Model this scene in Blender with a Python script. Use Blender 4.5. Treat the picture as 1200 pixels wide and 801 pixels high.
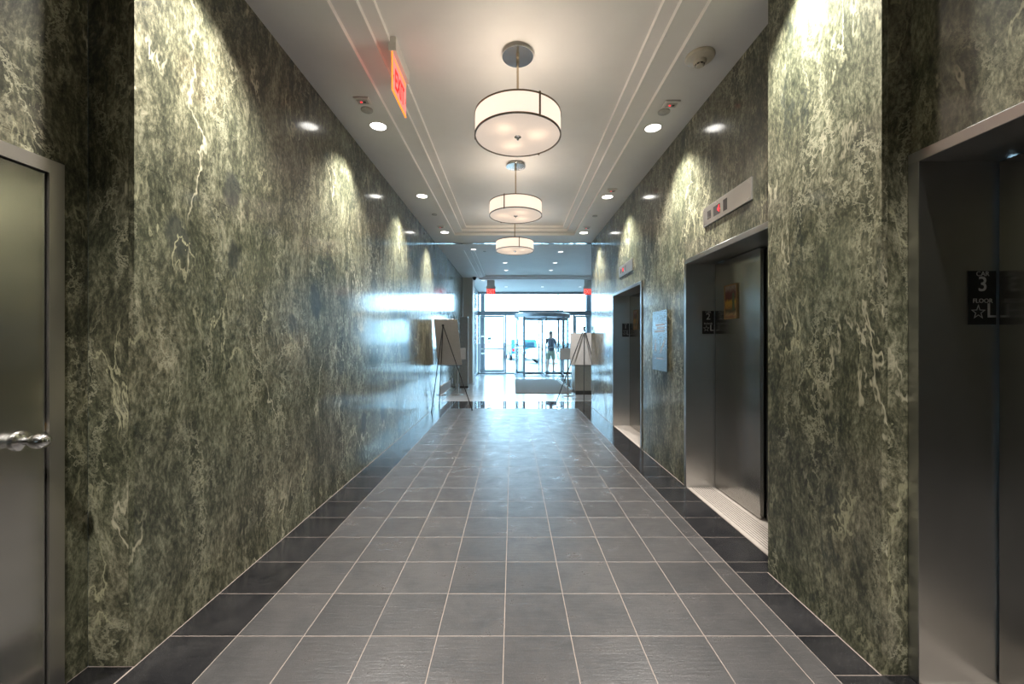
import bpy, bmesh, math, random
from mathutils import Vector, Matrix
random.seed(7)
PI = math.pi
SC = bpy.context.scene
COL = SC.collection
for o in list(bpy.data.objects):
    bpy.data.objects.remove(o)

# ------------------------------------------------------------------ camera, world, exposure
H = 1.38                     # eye height
cam = bpy.data.cameras.new('camera'); cam.sensor_width = 36.0; cam.lens = 467.0 / 1200 * 36
cam.shift_x = -0.0004; cam.shift_y = -0.00125; cam.clip_start = 0.02; cam.clip_end = 500
camo = bpy.data.objects.new('camera', cam); COL.objects.link(camo)
camo.location = (0, 0, H); camo.rotation_euler = (PI / 2, 0, 0)
SC.camera = camo
w = bpy.data.worlds.new('sky'); SC.world = w; w.use_nodes = True
bg = w.node_tree.nodes['Background']
bg.inputs[0].default_value = (0.46, 0.76, 1.0, 1); bg.inputs[1].default_value = 14.0
SC.view_settings.view_transform = 'Standard'; SC.view_settings.look = 'None'
SC.view_settings.exposure = 0.0; SC.view_settings.gamma = 1.0; SC.view_settings.use_curve_mapping = False

SPOT_W = 640.0                # each recessed downlight
BULB_W = 3.8                 # each of three bulbs in a pendant
SHADE_E = 0.76

# ------------------------------------------------------------------ dimensions (metres, y = distance from the camera)
XL, XR, XLR, XP = -1.604, 1.645, -1.80, 1.525
CZ = 3.42                    # ceiling
CX = 0.04                    # corridor centre line
T = 0.3125                   # floor tile pitch
YB = -4.6                    # wall behind the camera
YE = 8.30                    # end of the corridor's right wall
YG = 16.7                    # glass front
LXR = 4.4                    # lobby right wall

# ------------------------------------------------------------------ node helpers
def new_mat(name):
    m = bpy.data.materials.new(name); m.use_nodes = True
    nt = m.node_tree; b = nt.nodes['Principled BSDF']
    return m, nt, b
def nd(nt, typ, props=None, **ins):
    n = nt.nodes.new(typ)
    for k, v in (props or {}).items(): setattr(n, k, v)
    for k, v in ins.items():
        key = int(k[1:]) if k[0] == 'i' and k[1:].isdigit() else k.replace('_', ' ')
        s = n.inputs[key]
        if isinstance(v, bpy.types.NodeSocket): nt.links.new(v, s)
        else: s.default_value = v
    return n
def math_(nt, op, a, b=0.0, clamp=False):
    return nd(nt, 'ShaderNodeMath', {'operation': op, 'use_clamp': clamp}, i0=a, i1=b).outputs[0]
def ramp(nt, fac, stops, interp='LINEAR'):
    n = nt.nodes.new('ShaderNodeValToRGB'); nt.links.new(fac, n.inputs[0])
    cr = n.color_ramp; cr.interpolation = interp
    while len(cr.elements) < len(stops): cr.elements.new(0.5)
    for e, (p, c) in zip(cr.elements, stops):
        e.position = p; e.color = (c[0], c[1], c[2], 1) if not isinstance(c, (int, float)) else (c, c, c, 1)
    return n.outputs[0]
def mix(nt, fac, a, b, blend='MIX'):
    n = nt.nodes.new('ShaderNodeMix'); n.data_type = 'RGBA'; n.blend_type = blend
    for s, v in ((n.inputs[0], fac), (n.inputs[6], a), (n.inputs[7], b)):
        if isinstance(v, bpy.types.NodeSocket): nt.links.new(v, s)
        else: s.default_value = v if s == n.inputs[0] else (v[0], v[1], v[2], 1)
    return n.outputs[2]
def noise(nt, vec, scale, detail=4, rough=0.5, dist=0.0):
    return nd(nt, 'ShaderNodeTexNoise', None, Vector=vec, Scale=scale, Detail=detail, Roughness=rough, Distortion=dist)
def vmath(nt, op, a, b):
    return nd(nt, 'ShaderNodeVectorMath', {'operation': op}, i0=a, i1=b).outputs[0]
def bump(nt, b, h, strength, dist=0.01):
    n = nd(nt, 'ShaderNodeBump', None, Strength=strength, Distance=dist, Height=h)
    nt.links.new(n.outputs[0], b.inputs['Normal'])
def setc(b, c, rough=0.5, metal=0.0, **kw):
    b.inputs['Base Color'].default_value = (c[0], c[1], c[2], 1)
    b.inputs['Roughness'].default_value = rough; b.inputs['Metallic'].default_value = metal
    for k, v in kw.items(): b.inputs[k.replace('_', ' ')].default_value = v
def simple(name, c, rough=0.5, metal=0.0, grain=0.06, scale=30.0, **kw):
    """plain colour with a little procedural grain"""
    m, nt, b = new_mat(name); setc(b, c, rough, metal, **kw)
    pos = nd(nt, 'ShaderNodeNewGeometry').outputs['Position']
    n = noise(nt, pos, scale, 5, 0.6).outputs[0]
    dk = tuple(x * (1 - grain * 2) for x in c); lt = tuple(min(1, x * (1 + grain * 2)) for x in c)
    nt.links.new(ramp(nt, n, [(0.3, dk), (0.7, lt)]), b.inputs['Base Color'])
    return m
def emit(name, c, s):
    m, nt, b = new_mat(name); setc(b, (0, 0, 0), 0.5)
    b.inputs['Emission Color'].default_value = (c[0], c[1], c[2], 1); b.inputs['Emission Strength'].default_value = s
    return m

# ------------------------------------------------------------------ materials
def marble_mat():
    m, nt, b = new_mat('green_serpentine_marble')
    geo = nd(nt, 'ShaderNodeNewGeometry').outputs['Position']
    oi = nd(nt, 'ShaderNodeObjectInfo')
    sc = nd(nt, 'ShaderNodeSeparateColor', None, Color=oi.outputs['Color'])
    sp = nd(nt, 'ShaderNodeSeparateXYZ', None, Vector=geo)
    x = math_(nt, 'ADD', sp.outputs[0], math_(nt, 'MULTIPLY', sc.outputs[0], 40.0))
    mir = math_(nt, 'SUBTRACT', math_(nt, 'MULTIPLY', sc.outputs[1], 2.0), 1.0)
    y = math_(nt, 'MULTIPLY', math_(nt, 'SUBTRACT', sp.outputs[1], math_(nt, 'SUBTRACT', math_(nt, 'MULTIPLY', sc.outputs[2], 40.0), 20.0)), mir)
    P = nd(nt, 'ShaderNodeCombineXYZ', None, X=x, Y=y, Z=sp.outputs[2]).outputs[0]
    wn = noise(nt, P, 1.1, 4, 0.55).outputs['Color']
    wn = vmath(nt, 'MULTIPLY', vmath(nt, 'SUBTRACT', wn, (0.5, 0.5, 0.5)), (0.34, 0.26, 0.26))
    Q = vmath(nt, 'ADD', P, wn)
    mp = nd(nt, 'ShaderNodeMapping', None, Vector=Q, Rotation=(-0.38, 0.1, 0.0), Scale=(1.0, 1.0, 0.36)).outputs[0]
    n1 = noise(nt, mp, 2.6, 12, 0.70, 0.25).outputs[0]
    n2 = noise(nt, mp, 13.0, 9, 0.74, 0.35).outputs[0]
    mp3 = nd(nt, 'ShaderNodeMapping', None, Vector=Q, Rotation=(0.25, 0.0, 0.0), Scale=(1.0, 1.0, 0.48)).outputs[0]
    n3 = noise(nt, mp3, 58.0, 6, 0.75, 0.1).outputs[0]
    v = math_(nt, 'ADD', math_(nt, 'MULTIPLY', n1, 0.27), math_(nt, 'ADD', math_(nt, 'MULTIPLY', n2, 0.32), math_(nt, 'MULTIPLY', n3, 0.41)))
    v = math_(nt, 'ADD', math_(nt, 'MULTIPLY', math_(nt, 'SUBTRACT', v, 0.5), 1.22), 0.5)
    c = ramp(nt, v, [(0.37, (0.015, 0.0165, 0.0115)), (0.45, (0.043, 0.044, 0.027)), (0.50, (0.085, 0.082, 0.051)),
                     (0.555, (0.162, 0.152, 0.098)), (0.66, (0.345, 0.315, 0.22))])
    # slow hue drift between olive and grey green
    hn = noise(nt, P, 0.9, 3, 0.5).outputs[0]
    c = mix(nt, math_(nt, 'MULTIPLY', ramp(nt, hn, [(0.42, 0), (0.62, 1)]), 0.38), c, mix(nt, 1.0, c, (0.80, 0.98, 0.96), 'MULTIPLY'))
    # fine crackle of pale veinlets
    cn = noise(nt, Q, 16.0, 5, 0.7).outputs['Color']
    cq = vmath(nt, 'ADD', mp, vmath(nt, 'MULTIPLY', vmath(nt, 'SUBTRACT', cn, (0.5, 0.5, 0.5)), (0.16, 0.16, 0.16)))
    ce = nd(nt, 'ShaderNodeTexVoronoi', {'feature': 'DISTANCE_TO_EDGE'}, Vector=cq, Scale=9.0).outputs['Distance']
    cm = ramp(nt, noise(nt, mp, 3.0, 5, 0.6).outputs[0], [(0.47, 0), (0.60, 1)])
    c = mix(nt, math_(nt, 'MULTIPLY', math_(nt, 'MULTIPLY', ramp(nt, ce, [(0.015, 1), (0.06, 0)]), cm), 0.55), c, (0.44, 0.42, 0.29))
    # rounded dark inclusions
    vo = nd(nt, 'ShaderNodeTexVoronoi', None, Vector=nd(nt, 'ShaderNodeMapping', None, Vector=Q, Scale=(1, 1, 0.6)).outputs[0], Scale=2.3)
    pick = math_(nt, 'GREATER_THAN', nd(nt, 'ShaderNodeSeparateColor', None, Color=vo.outputs['Color']).outputs[0], 0.86)
    blob = math_(nt, 'MULTIPLY', ramp(nt, vo.outputs['Distance'], [(0.16, 1), (0.22, 0)]), pick)
    c = mix(nt, math_(nt, 'MULTIPLY', blob, 0.8), c, (0.016, 0.020, 0.020))
    # pale veins, thin, broken
    def vein(scale, rot, wdt, lo, hi, seed):
        pm = nd(nt, 'ShaderNodeMapping', None, Vector=vmath(nt, 'ADD', Q, (seed, seed * 2, seed)), Rotation=rot, Scale=(1, 1, 0.38)).outputs[0]
        k = noise(nt, pm, scale, 6, 0.60, 0.25).outputs[0]
        a = math_(nt, 'ABSOLUTE', math_(nt, 'SUBTRACT', k, 0.5))
        line = ramp(nt, a, [(wdt * 0.35, 1), (wdt, 0)])
        msk = ramp(nt, noise(nt, vmath(nt, 'ADD', P, (seed, 3, seed)), 1.7, 4, 0.6).outputs[0], [(lo, 0), (hi, 1)])
        return math_(nt, 'MULTIPLY', line, msk)
    c = mix(nt, math_(nt, 'MULTIPLY', vein(1.5, (-0.7, 0, 0), 0.0075, 0.50, 0.60, 3.1), 0.85), c, (0.50, 0.46, 0.32))
    c = mix(nt, math_(nt, 'MULTIPLY', vein(3.4, (0.5, 0, 0), 0.012, 0.50, 0.62, 9.7), 0.7), c, (0.42, 0.40, 0.25))
    c = mix(nt, math_(nt, 'MULTIPLY', vein(2.4, (-0.3, 0, 0), 0.016, 0.50, 0.62, 17.3), 0.65), c, (0.022, 0.028, 0.024))
    nt.links.new(c, b.inputs['Base Color'])
    nt.links.new(ramp(nt, n2, [(0.3, 0.09), (0.7, 0.16)]), b.inputs['Roughness'])
    b.inputs['IOR'].default_value = 1.52
    b.inputs['Coat Weight'].default_value = 0.32; b.inputs['Coat Roughness'].default_value = 0.34
    return m

def tile_mat(name, dark, lite, r0, r1, bstr, spec=0.5, speck=0.0):
    m, nt, b = new_mat(name)
    geo = nd(nt, 'ShaderNodeNewGeometry').outputs['Position']
    rnd = nd(nt, 'ShaderNodeObjectInfo').outputs['Random']
    off = nd(nt, 'ShaderNodeCombineXYZ', None, X=math_(nt, 'MULTIPLY', rnd, 31.0), Y=math_(nt, 'MULTIPLY', rnd, 17.0), Z=0.0).outputs[0]
    P = vmath(nt, 'ADD', geo, off)
    n1 = noise(nt, P, 5.0, 7, 0.62, 0.5).outputs[0]
    st = nd(nt, 'ShaderNodeMapping', None, Vector=P, Scale=(7, 75, 9)).outputs[0]
    n2 = noise(nt, st, 1.0, 5, 0.65, 0.7).outputs[0]
    n3 = noise(nt, P, 130.0, 3, 0.6).outputs[0]
    v = math_(nt, 'ADD', math_(nt, 'MULTIPLY', n1, 0.55), math_(nt, 'ADD', math_(nt, 'MULTIPLY', n2, 0.25), math_(nt, 'MULTIPLY', n3, 0.2)))
    c = ramp(nt, v, [(0.40, dark), (0.61, lite)])
    var = math_(nt, 'ADD', math_(nt, 'MULTIPLY', rnd, 0.26), 0.87)
    vv = nd(nt, 'ShaderNodeCombineColor', None, Red=var, Green=var, Blue=var).outputs[0]
    c = mix(nt, 1.0, c, vv, 'MULTIPLY')
    if speck:
        c = mix(nt, math_(nt, 'MULTIPLY', ramp(nt, noise(nt, P, 210.0, 2, 0.5).outputs[0], [(0.66, 0), (0.72, 1)]), speck), c, (0.2, 0.19, 0.18))
    nt.links.new(c, b.inputs['Base Color'])
    nt.links.new(ramp(nt, v, [(0.35, r1), (0.65, r0)]), b.inputs['Roughness'])
    b.inputs['Specular IOR Level'].default_value = spec
    if bstr:
        bump(nt, b, math_(nt, 'ADD', math_(nt, 'MULTIPLY', n2, 0.7), math_(nt, 'MULTIPLY', n3, 0.3)), bstr, 0.004)
    return m

def steel_mat(name, c, rough, aniso=0.75, rot=0.0):
    m, nt, b = new_mat(name); setc(b, c, rough, 1.0)
    geo = nd(nt, 'ShaderNodeNewGeometry').outputs['Position']
    big = noise(nt, geo, 2.2, 4, 0.5).outputs[0]
    nt.links.new(ramp(nt, big, [(0.3, tuple(x * 0.9 for x in c)), (0.7, tuple(min(1, x * 1.06) for x in c))]), b.inputs['Base Color'])
    b.inputs['Anisotropic'].default_value = aniso; b.inputs['Anisotropic Rotation'].default_value = rot
    tg = nd(nt, 'ShaderNodeTangent', {'direction_type': 'RADIAL', 'axis': 'Z'})
    nt.links.new(tg.outputs[0], b.inputs['Tangent'])
    return m

def glass_mat(name, tint, refl=1.0):
    m = bpy.data.materials.new(name); m.use_nodes = True; nt = m.node_tree
    nt.nodes.remove(nt.nodes['Principled BSDF']); out = nt.nodes['Material Output']
    tr = nd(nt, 'ShaderNodeBsdfTransparent', None, Color=(*tint, 1))
    gl = nd(nt, 'ShaderNodeBsdfGlossy', None, Color=(1, 1, 1, 1), Roughness=0.02)
    fr = nd(nt, 'ShaderNodeFresnel', None, IOR=1.5)
    geo = nd(nt, 'ShaderNodeNewGeometry').outputs['Position']
    smear = ramp(nt, noise(nt, geo, 3.0, 3, 0.5).outputs[0], [(0.3, refl * 0.9), (0.7, refl)])
    mx = nd(nt, 'ShaderNodeMixShader', None, i0=math_(nt, 'MULTIPLY', fr.outputs[0], smear), i1=tr.outputs[0], i2=gl.outputs[0])
    nt.links.new(mx.outputs[0], out.inputs[0])
    return m

def shade_mat(name, c, e, trans):
    """lamp fabric / opal diffuser: lit through from the bulbs inside, plus its own even glow"""
    m = bpy.data.materials.new(name); m.use_nodes = True; nt = m.node_tree
    nt.nodes.remove(nt.nodes['Principled BSDF']); out = nt.nodes['Material Output']
    geo = nd(nt, 'ShaderNodeNewGeometry').outputs['Position']
    n = noise(nt, geo, 160.0, 2, 0.5).outputs[0]
    cc = ramp(nt, n, [(0.3, tuple(x * 0.96 for x in c)), (0.7, c)])
    dim = mix(nt, 1.0, cc, (0.42, 0.42, 0.42), 'MULTIPLY')
    t = nd(nt, 'ShaderNodeBsdfTranslucent', None, Color=dim); d = nd(nt, 'ShaderNodeBsdfDiffuse', None, Color=dim)
    mx = nd(nt, 'ShaderNodeMixShader', None, i0=trans, i1=d.outputs[0], i2=t.outputs[0])
    em = nd(nt, 'ShaderNodeEmission', None, Color=cc, Strength=e)
    ad = nd(nt, 'ShaderNodeAddShader', None, i0=mx.outputs[0], i1=em.outputs[0])
    nt.links.new(ad.outputs[0], out.inputs[0])
    return m

def picture_mat():
    m, nt, b = new_mat('painted_print')
    g = nd(nt, 'ShaderNodeTexCoord').outputs['Generated']
    sp = nd(nt, 'ShaderNodeSeparateXYZ', None, Vector=g)
    wob = noise(nt, g, 7.0, 4, 0.6).outputs[0]
    zz = math_(nt, 'ADD', sp.outputs[2], math_(nt, 'MULTIPLY', math_(nt, 'SUBTRACT', wob, 0.5), 0.22))
    c = ramp(nt, zz, [(0.0, (0.30, 0.06, 0.03)), (0.10, (0.48, 0.33, 0.16)), (0.24, (0.10, 0.09, 0.05)), (0.34, (0.52, 0.26, 0.06)), (0.50, (0.66, 0.42, 0.04)),
                      (0.60, (0.12, 0.02, 0.025)), (0.78, (0.16, 0.04, 0.04)), (0.92, (0.40, 0.35, 0.30))])
    # a green upright figure and dark strokes
    u = math_(nt, 'ABSOLUTE', math_(nt, 'SUBTRACT', sp.outputs[1], 0.27))
    fig = math_(nt, 'MULTIPLY', ramp(nt, math_(nt, 'ADD', u, math_(nt, 'MULTIPLY', wob, 0.06)), [(0.10, 1), (0.14, 0)]), ramp(nt, sp.outputs[2], [(0.2, 0), (0.24, 1), (0.74, 1), (0.78, 0)]))
    c = mix(nt, fig, c, (0.06, 0.16, 0.09))
    dk = ramp(nt, noise(nt, g, 13.0, 3, 0.6).outputs[0], [(0.58, 0), (0.63, 1)])
    c = mix(nt, math_(nt, 'MULTIPLY', dk, 0.75), c, (0.04, 0.03, 0.03))
    c = mix(nt, 1.0, c, (0.5, 0.5, 0.5), 'MULTIPLY')
    nt.links.new(c, b.inputs['Base Color']); b.inputs['Roughness'].default_value = 0.35
    return m

M = {}
M['marble'] = marble_mat()
M['backing'] = simple('wall_core', (0.10, 0.10, 0.085), 0.8)
M['grey_tile'] = tile_mat('grey_slate_tile', (0.020, 0.019, 0.0185), (0.048, 0.0445, 0.0425), 0.24, 0.42, 0.42, 0.5, 0.25)
M['black_tile'] = tile_mat('black_stone_tile', (0.006, 0.006, 0.007), (0.020, 0.019, 0.019), 0.12, 0.24, 0.04, 0.5, 0.25)
M['polished_tile'] = tile_mat('polished_black_tile', (0.012, 0.013, 0.015), (0.030, 0.030, 0.034), 0.02, 0.05, 0.0)
M['lobby_tile'] = tile_mat('pale_lobby_tile', (0.30, 0.31, 0.32), (0.44, 0.45, 0.46), 0.16, 0.26, 0.02)
M['grout'] = simple('beige_grout', (0.185, 0.150, 0.125), 0.85)
M['ceil'] = simple('ceiling_paint', (0.70, 0.68, 0.655), 0.55, grain=0.012, scale=4.0)
M['lit_riser'] = simple('pendant_lit_riser', (0.90, 0.87, 0.83), 0.4, grain=0.01, scale=4.0)  # tray risers: pendant light put into a colour paler than the ceiling
M['steel'] = steel_mat('brushed_steel', (0.52, 0.518, 0.51), 0.30)
M['steel_door'] = steel_mat('brushed_steel_door', (0.42, 0.415, 0.40), 0.21)
M['steel_leaf'] = steel_mat('brushed_steel_leaf', (0.66, 0.65, 0.61), 0.20)
M['steel_plate'] = steel_mat('satin_steel_plate', (0.60, 0.575, 0.545), 0.34, 0.3)
M['steel_bright'] = steel_mat('polished_steel', (0.72, 0.71, 0.70), 0.16, 0.2)
M['steel_notice'] = steel_mat('satin_notice_steel', (0.42, 0.43, 0.44), 0.26, 0.2)
M['chrome'] = simple('chrome', (0.80, 0.79, 0.77), 0.16, 1.0, 0.01)
M['nickel'] = simple('warm_nickel', (0.55, 0.46, 0.34), 0.25, 1.0, 0.03)
M['bronze'] = simple('dark_bronze_band', (0.20, 0.155, 0.11), 0.35, 1.0, 0.05)
M['brass'] = simple('brass', (0.62, 0.40, 0.14), 0.3, 1.0, 0.04)
M['sill'] = simple('grooved_sill_aluminium', (0.38, 0.335, 0.29), 0.45, 0.35, 0.05)
M['black'] = simple('black_plastic', (0.010, 0.011, 0.012), 0.35)
M['black_metal'] = simple('black_painted_metal', (0.015, 0.015, 0.017), 0.4)
M['gap'] = simple('dark_gap', (0.006, 0.006, 0.006), 0.7)
M['letter'] = simple('pale_silver_letter', (0.46, 0.47, 0.47), 0.5)
M['white_plastic'] = simple('white_plastic', (0.66, 0.64, 0.60), 0.4, grain=0.02)
M['cream_plastic'] = simple('cream_plastic', (0.52, 0.47, 0.38), 0.4, grain=0.03)
M['grey_plastic'] = simple('grey_plastic', (0.38, 0.37, 0.34), 0.45)
M['dark_glass'] = simple('dark_display_glass', (0.05, 0.045, 0.045), 0.1)
M['led'] = emit('red_led', (1.0, 0.02, 0.03), 3.0)
M['lens'] = emit('downlight_lens', (1.0, 0.97, 0.90), 9.0)
M['lens_cool'] = emit('lobby_downlight_lens', (1.0, 0.98, 0.95), 3.0)
M['shade'] = shade_mat('lit_linen_shade', (1.0, 0.88, 0.76), SHADE_E, 0.55)
M['diffuser'] = shade_mat('lit_opal_diffuser', (1.0, 0.88, 0.77), SHADE_E * 0.6, 0.55)
M['exit_panel'] = emit('exit_panel_glow', (1.0, 0.30, 0.25), 1.0)
M['exit_edge'] = emit('exit_edge_glow', (1.0, 0.22, 0.02), 2.2)
M['exit_letter'] = emit('exit_letter_glow', (1.0, 0.012, 0.012), 1.0)
M['exit_pale'] = emit('exit_letter_pale', (1.0, 0.40, 0.34), 1.0)
M['exit_red'] = emit('exit_face_red', (1.0, 0.03, 0.03), 1.1)
M['mullion'] = simple('blue_grey_mullion', (0.24, 0.27, 0.30), 0.35, 0.2)
M['glass'] = glass_mat('clear_glazing', (0.93, 0.97, 0.98))
M['door_glass'] = glass_mat('drum_glazing', (0.94, 0.98, 0.99), 0.7)
M['mat'] = simple('grey_entrance_mat', (0.21, 0.20, 0.19), 0.95, grain=0.15, scale=90)
M['board'] = simple('grey_foam_board', (0.60, 0.585, 0.57), 0.8, grain=0.03)
M['board_face'] = simple('poster_print_dark', (0.10, 0.10, 0.075), 0.6, grain=0.2, scale=9)
M['white_card'] = simple('white_card', (0.62, 0.62, 0.61), 0.7, grain=0.02)
M['column'] = simple('beige_column_cladding', (0.60, 0.55, 0.48), 0.5, grain=0.04)
M['panel_grey'] = simple('grey_metal_panel', (0.34, 0.36, 0.36), 0.4, 0.0)
M['granite'] = simple('speckled_granite', (0.30, 0.29, 0.25), 0.3, grain=0.25, scale=70)
M['dark_base'] = simple('dark_stone_base', (0.05, 0.05, 0.045), 0.4)
M['plaster'] = simple('pale_plaster', (0.55, 0.55, 0.53), 0.7)
M['metal_strip'] = simple('polished_strip', (0.80, 0.82, 0.84), 0.10, 1.0, 0.02)
M['pavement'] = simple('pale_pavement', (0.42, 0.42, 0.41), 0.9, grain=0.08, scale=2)
M['asphalt'] = simple('pale_asphalt', (0.30, 0.30, 0.30), 0.9, grain=0.08, scale=3)  # street surface, even pale grey
M['pier'] = simple('dark_stone_pier', (0.035, 0.042, 0.055), 0.5)
M['teal_paint'] = simple('blue_car_paint', (0.014, 0.12, 0.20), 0.25, 0.0, 0.02)
M['white_paint'] = simple('white_car_paint', (0.62, 0.64, 0.66), 0.25, 0.0, 0.02)
M['tyre'] = simple('tyre_rubber', (0.02, 0.02, 0.022), 0.8)
M['car_glass'] = simple('car_window', (0.02, 0.05, 0.07), 0.05)
M['red_lens'] = simple('tail_lamp_red', (0.5, 0.02, 0.02), 0.2)
M['skin'] = simple('skin', (0.30, 0.18, 0.13), 0.6, grain=0.03)
M['hair'] = simple('dark_hair', (0.03, 0.02, 0.018), 0.6)
M['shirt'] = simple('grey_plum_shirt', (0.065, 0.060, 0.075), 0.85, grain=0.08)
M['shorts'] = simple('pale_khaki_shorts', (0.16, 0.17, 0.12), 0.85, grain=0.06)
M['shoe'] = simple('dark_shoe', (0.03, 0.03, 0.035), 0.6)
M['bag'] = simple('blue_bag', (0.02, 0.03, 0.06), 0.6)
M['picture'] = picture_mat()
M['gilt'] = simple('dull_gilt_frame', (0.22, 0.14, 0.06), 0.5, 0.2, 0.1)
M['decal'] = simple('blue_grey_decal', (0.16, 0.24, 0.28), 0.7)
M['etch'] = simple('etched_grey', (0.32, 0.34, 0.36), 0.6)

# ------------------------------------------------------------------ mesh helpers
class MB:
    def __init__(s): s.v = []; s.f = []
    def add(s, vs, fs):
        k = len(s.v); s.v += [tuple(p) for p in vs]; s.f += [tuple(i + k for i in f) for f in fs]; return s
    def box(s, x0, x1, y0, y1, z0, z1, bev=0.0):
        if x0 > x1: x0, x1 = x1, x0
        if y0 > y1: y0, y1 = y1, y0
        if z0 > z1: z0, z1 = z1, z0
        if bev <= 0:
            vs = [(x, y, z) for z in (z0, z1) for y in (y0, y1) for x in (x0, x1)]
            return s.add(vs, [(0, 2, 3, 1), (4, 5, 7, 6), (0, 1, 5, 4), (2, 6, 7, 3), (0, 4, 6, 2), (1, 3, 7, 5)])
        bm = bmesh.new(); bmesh.ops.create_cube(bm, size=1.0)
        for v in bm.verts: v.co = Vector(((x0 + x1) / 2 + v.co.x * (x1 - x0), (y0 + y1) / 2 + v.co.y * (y1 - y0), (z0 + z1) / 2 + v.co.z * (z1 - z0)))
        bmesh.ops.bevel(bm, geom=bm.edges[:], offset=bev, segments=1, affect='EDGES')
        bm.verts.index_update()
        s.add([v.co.copy() for v in bm.verts], [[v.index for v in f.verts] for f in bm.faces]); bm.free(); return s
    def quad(s, a, b, c, d): return s.add([a, b, c, d], [(0, 1, 2, 3)])
    def lathe(s, prof, c=(0, 0, 0), n=32, axis='z'):
        """prof: (radius, height) list, revolved about the axis; caps where radius is 0"""
        k = len(s.v); rings = []
        for r, h in prof:
            if r < 1e-6: rings.append([len(s.v)]); s.v.append(s._ax(0, 0, h, c, axis))
            else:
                rings.append(list(range(len(s.v), len(s.v) + n)))
                for i in range(n):
                    a = 2 * PI * i / n; s.v.append(s._ax(r * math.cos(a), r * math.sin(a), h, c, axis))
        for A, B in zip(rings, rings[1:]):
            for i in range(n):
                j = (i + 1) % n
                if len(A) == 1 and len(B) == 1: continue
                if len(A) == 1: s.f.append((A[0], B[j], B[i]))
                elif len(B) == 1: s.f.append((A[i], A[j], B[0]))
                else: s.f.append((A[i], A[j], B[j], B[i]))
        return s
    @staticmethod
    def _ax(a, b, h, c, axis):
        if axis == 'z': return (c[0] + a, c[1] + b, c[2] + h)
        if axis == 'x': return (c[0] + h, c[1] + a, c[2] + b)
        return (c[0] + b, c[1] + h, c[2] + a)
    def tube(s, pts, r, n=8, r1=None):
        pts = [Vector(p) for p in pts]; m = len(pts); rings = []
        for i, p in enumerate(pts):
            d = (pts[min(i + 1, m - 1)] - pts[max(i - 1, 0)]).normalized()
            u = d.cross(Vector((0, 0, 1)) if abs(d.z) < 0.95 else Vector((1, 0, 0))).normalized(); w = d.cross(u)
            rr = r if r1 is None else r + (r1 - r) * i / (m - 1)
            rings.append([len(s.v) + q for q in range(n)])
            for q in range(n):
                a = 2 * PI * q / n; s.v.append(tuple(p + u * math.cos(a) * rr + w * math.sin(a) * rr))
        for A, B in zip(rings, rings[1:]):
            for q in range(n): s.f.append((A[q], A[(q + 1) % n], B[(q + 1) % n], B[q]))
        s.f.append(tuple(reversed(rings[0]))); s.f.append(tuple(rings[-1])); return s
    def prism(s, pts, axis, a0, a1):
        """closed outline extruded along an axis; pts are the other two coordinates in axis order"""
        n = len(pts)
        def P(p, a):
            if axis == 'x': return (a, p[0], p[1])
            if axis == 'y': return (p[0], a, p[1])
            return (p[0], p[1], a)
        vs = [P(p, a0) for p in pts] + [P(p, a1) for p in pts]
        fs = [tuple(range(n)), tuple(reversed(range(n, 2 * n)))] + [(i, i + n, (i + 1) % n + n, (i + 1) % n) for i in range(n)]
        return s.add(vs, fs)
    def build(s, name, mat, parent=None, smooth=False, center=False, fix=True):
        xs, ys, zs = zip(*s.v)
        og = Vector(((min(xs) + max(xs)) / 2, (min(ys) + max(ys)) / 2, (min(zs) + max(zs)) / 2 if center else min(zs)))
        me = bpy.data.meshes.new(name); me.from_pydata([Vector(p) - og for p in s.v], [], s.f)
        if fix:
            bm = bmesh.new(); bm.from_mesh(me); bmesh.ops.recalc_face_normals(bm, faces=bm.faces[:]); bm.to_mesh(me); bm.free()
        if smooth:
            for p in me.polygons: p.use_smooth = True
            me.set_sharp_from_angle(angle=math.radians(38))
        me.materials.append(M[mat] if isinstance(mat, str) else mat)
        o = bpy.data.objects.new(name, me); COL.objects.link(o)
        put(o, og, parent); return o

def wloc(o):
    v = Vector((0, 0, 0))
    while o: v += o.location; o = o.parent
    return v
def put(o, loc, parent=None):
    o.location = Vector(loc) - (wloc(parent) if parent else Vector((0, 0, 0)))
    if parent: o.parent = parent
def empty(name, loc):
    o = bpy.data.objects.new(name, None); COL.objects.link(o); o.location = loc; o.empty_display_size = 0.1; return o
def tag(o, label, cat, group=None, kind=None):
    if label: o['label'] = label
    if cat: o['category'] = cat
    if group: o['group'] = group
    if kind: o['kind'] = kind
    return o
def struct(o, label=None):
    o['kind'] = 'structure'
    if label: o['label'] = label
    return o
def copy_tree(o, parent=None):
    c = o.copy(); COL.objects.link(c)
    if parent: c.parent = parent
    for ch in list(o.children): copy_tree(ch, c)
    return c
def bx(name, mat, dims, parent=None, bev=0.0, **kw):
    return MB().box(*dims, bev=bev).build(name, mat, parent, **kw)
def text(name, body, size, mat, loc, rot, parent, ext=0.0006, bold=0.0):
    cu = bpy.data.curves.new(name, 'FONT'); cu.body = body; cu.size = size; cu.extrude = ext; cu.offset = bold
    cu.align_x = 'CENTER'; cu.align_y = 'CENTER'; cu.resolution_u = 3
    t = bpy.data.objects.new(name, cu); COL.objects.link(t)
    bpy.context.view_layer.update()
    me = bpy.data.meshes.new_from_object(t.evaluated_get(bpy.context.evaluated_depsgraph_get()))
    bpy.data.objects.remove(t); bpy.data.curves.remove(cu)
    me.name = name; me.materials.clear(); me.materials.append(M[mat])
    o = bpy.data.objects.new(name, me); COL.objects.link(o)
    put(o, loc, parent); o.rotation_euler = rot; return o

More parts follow.
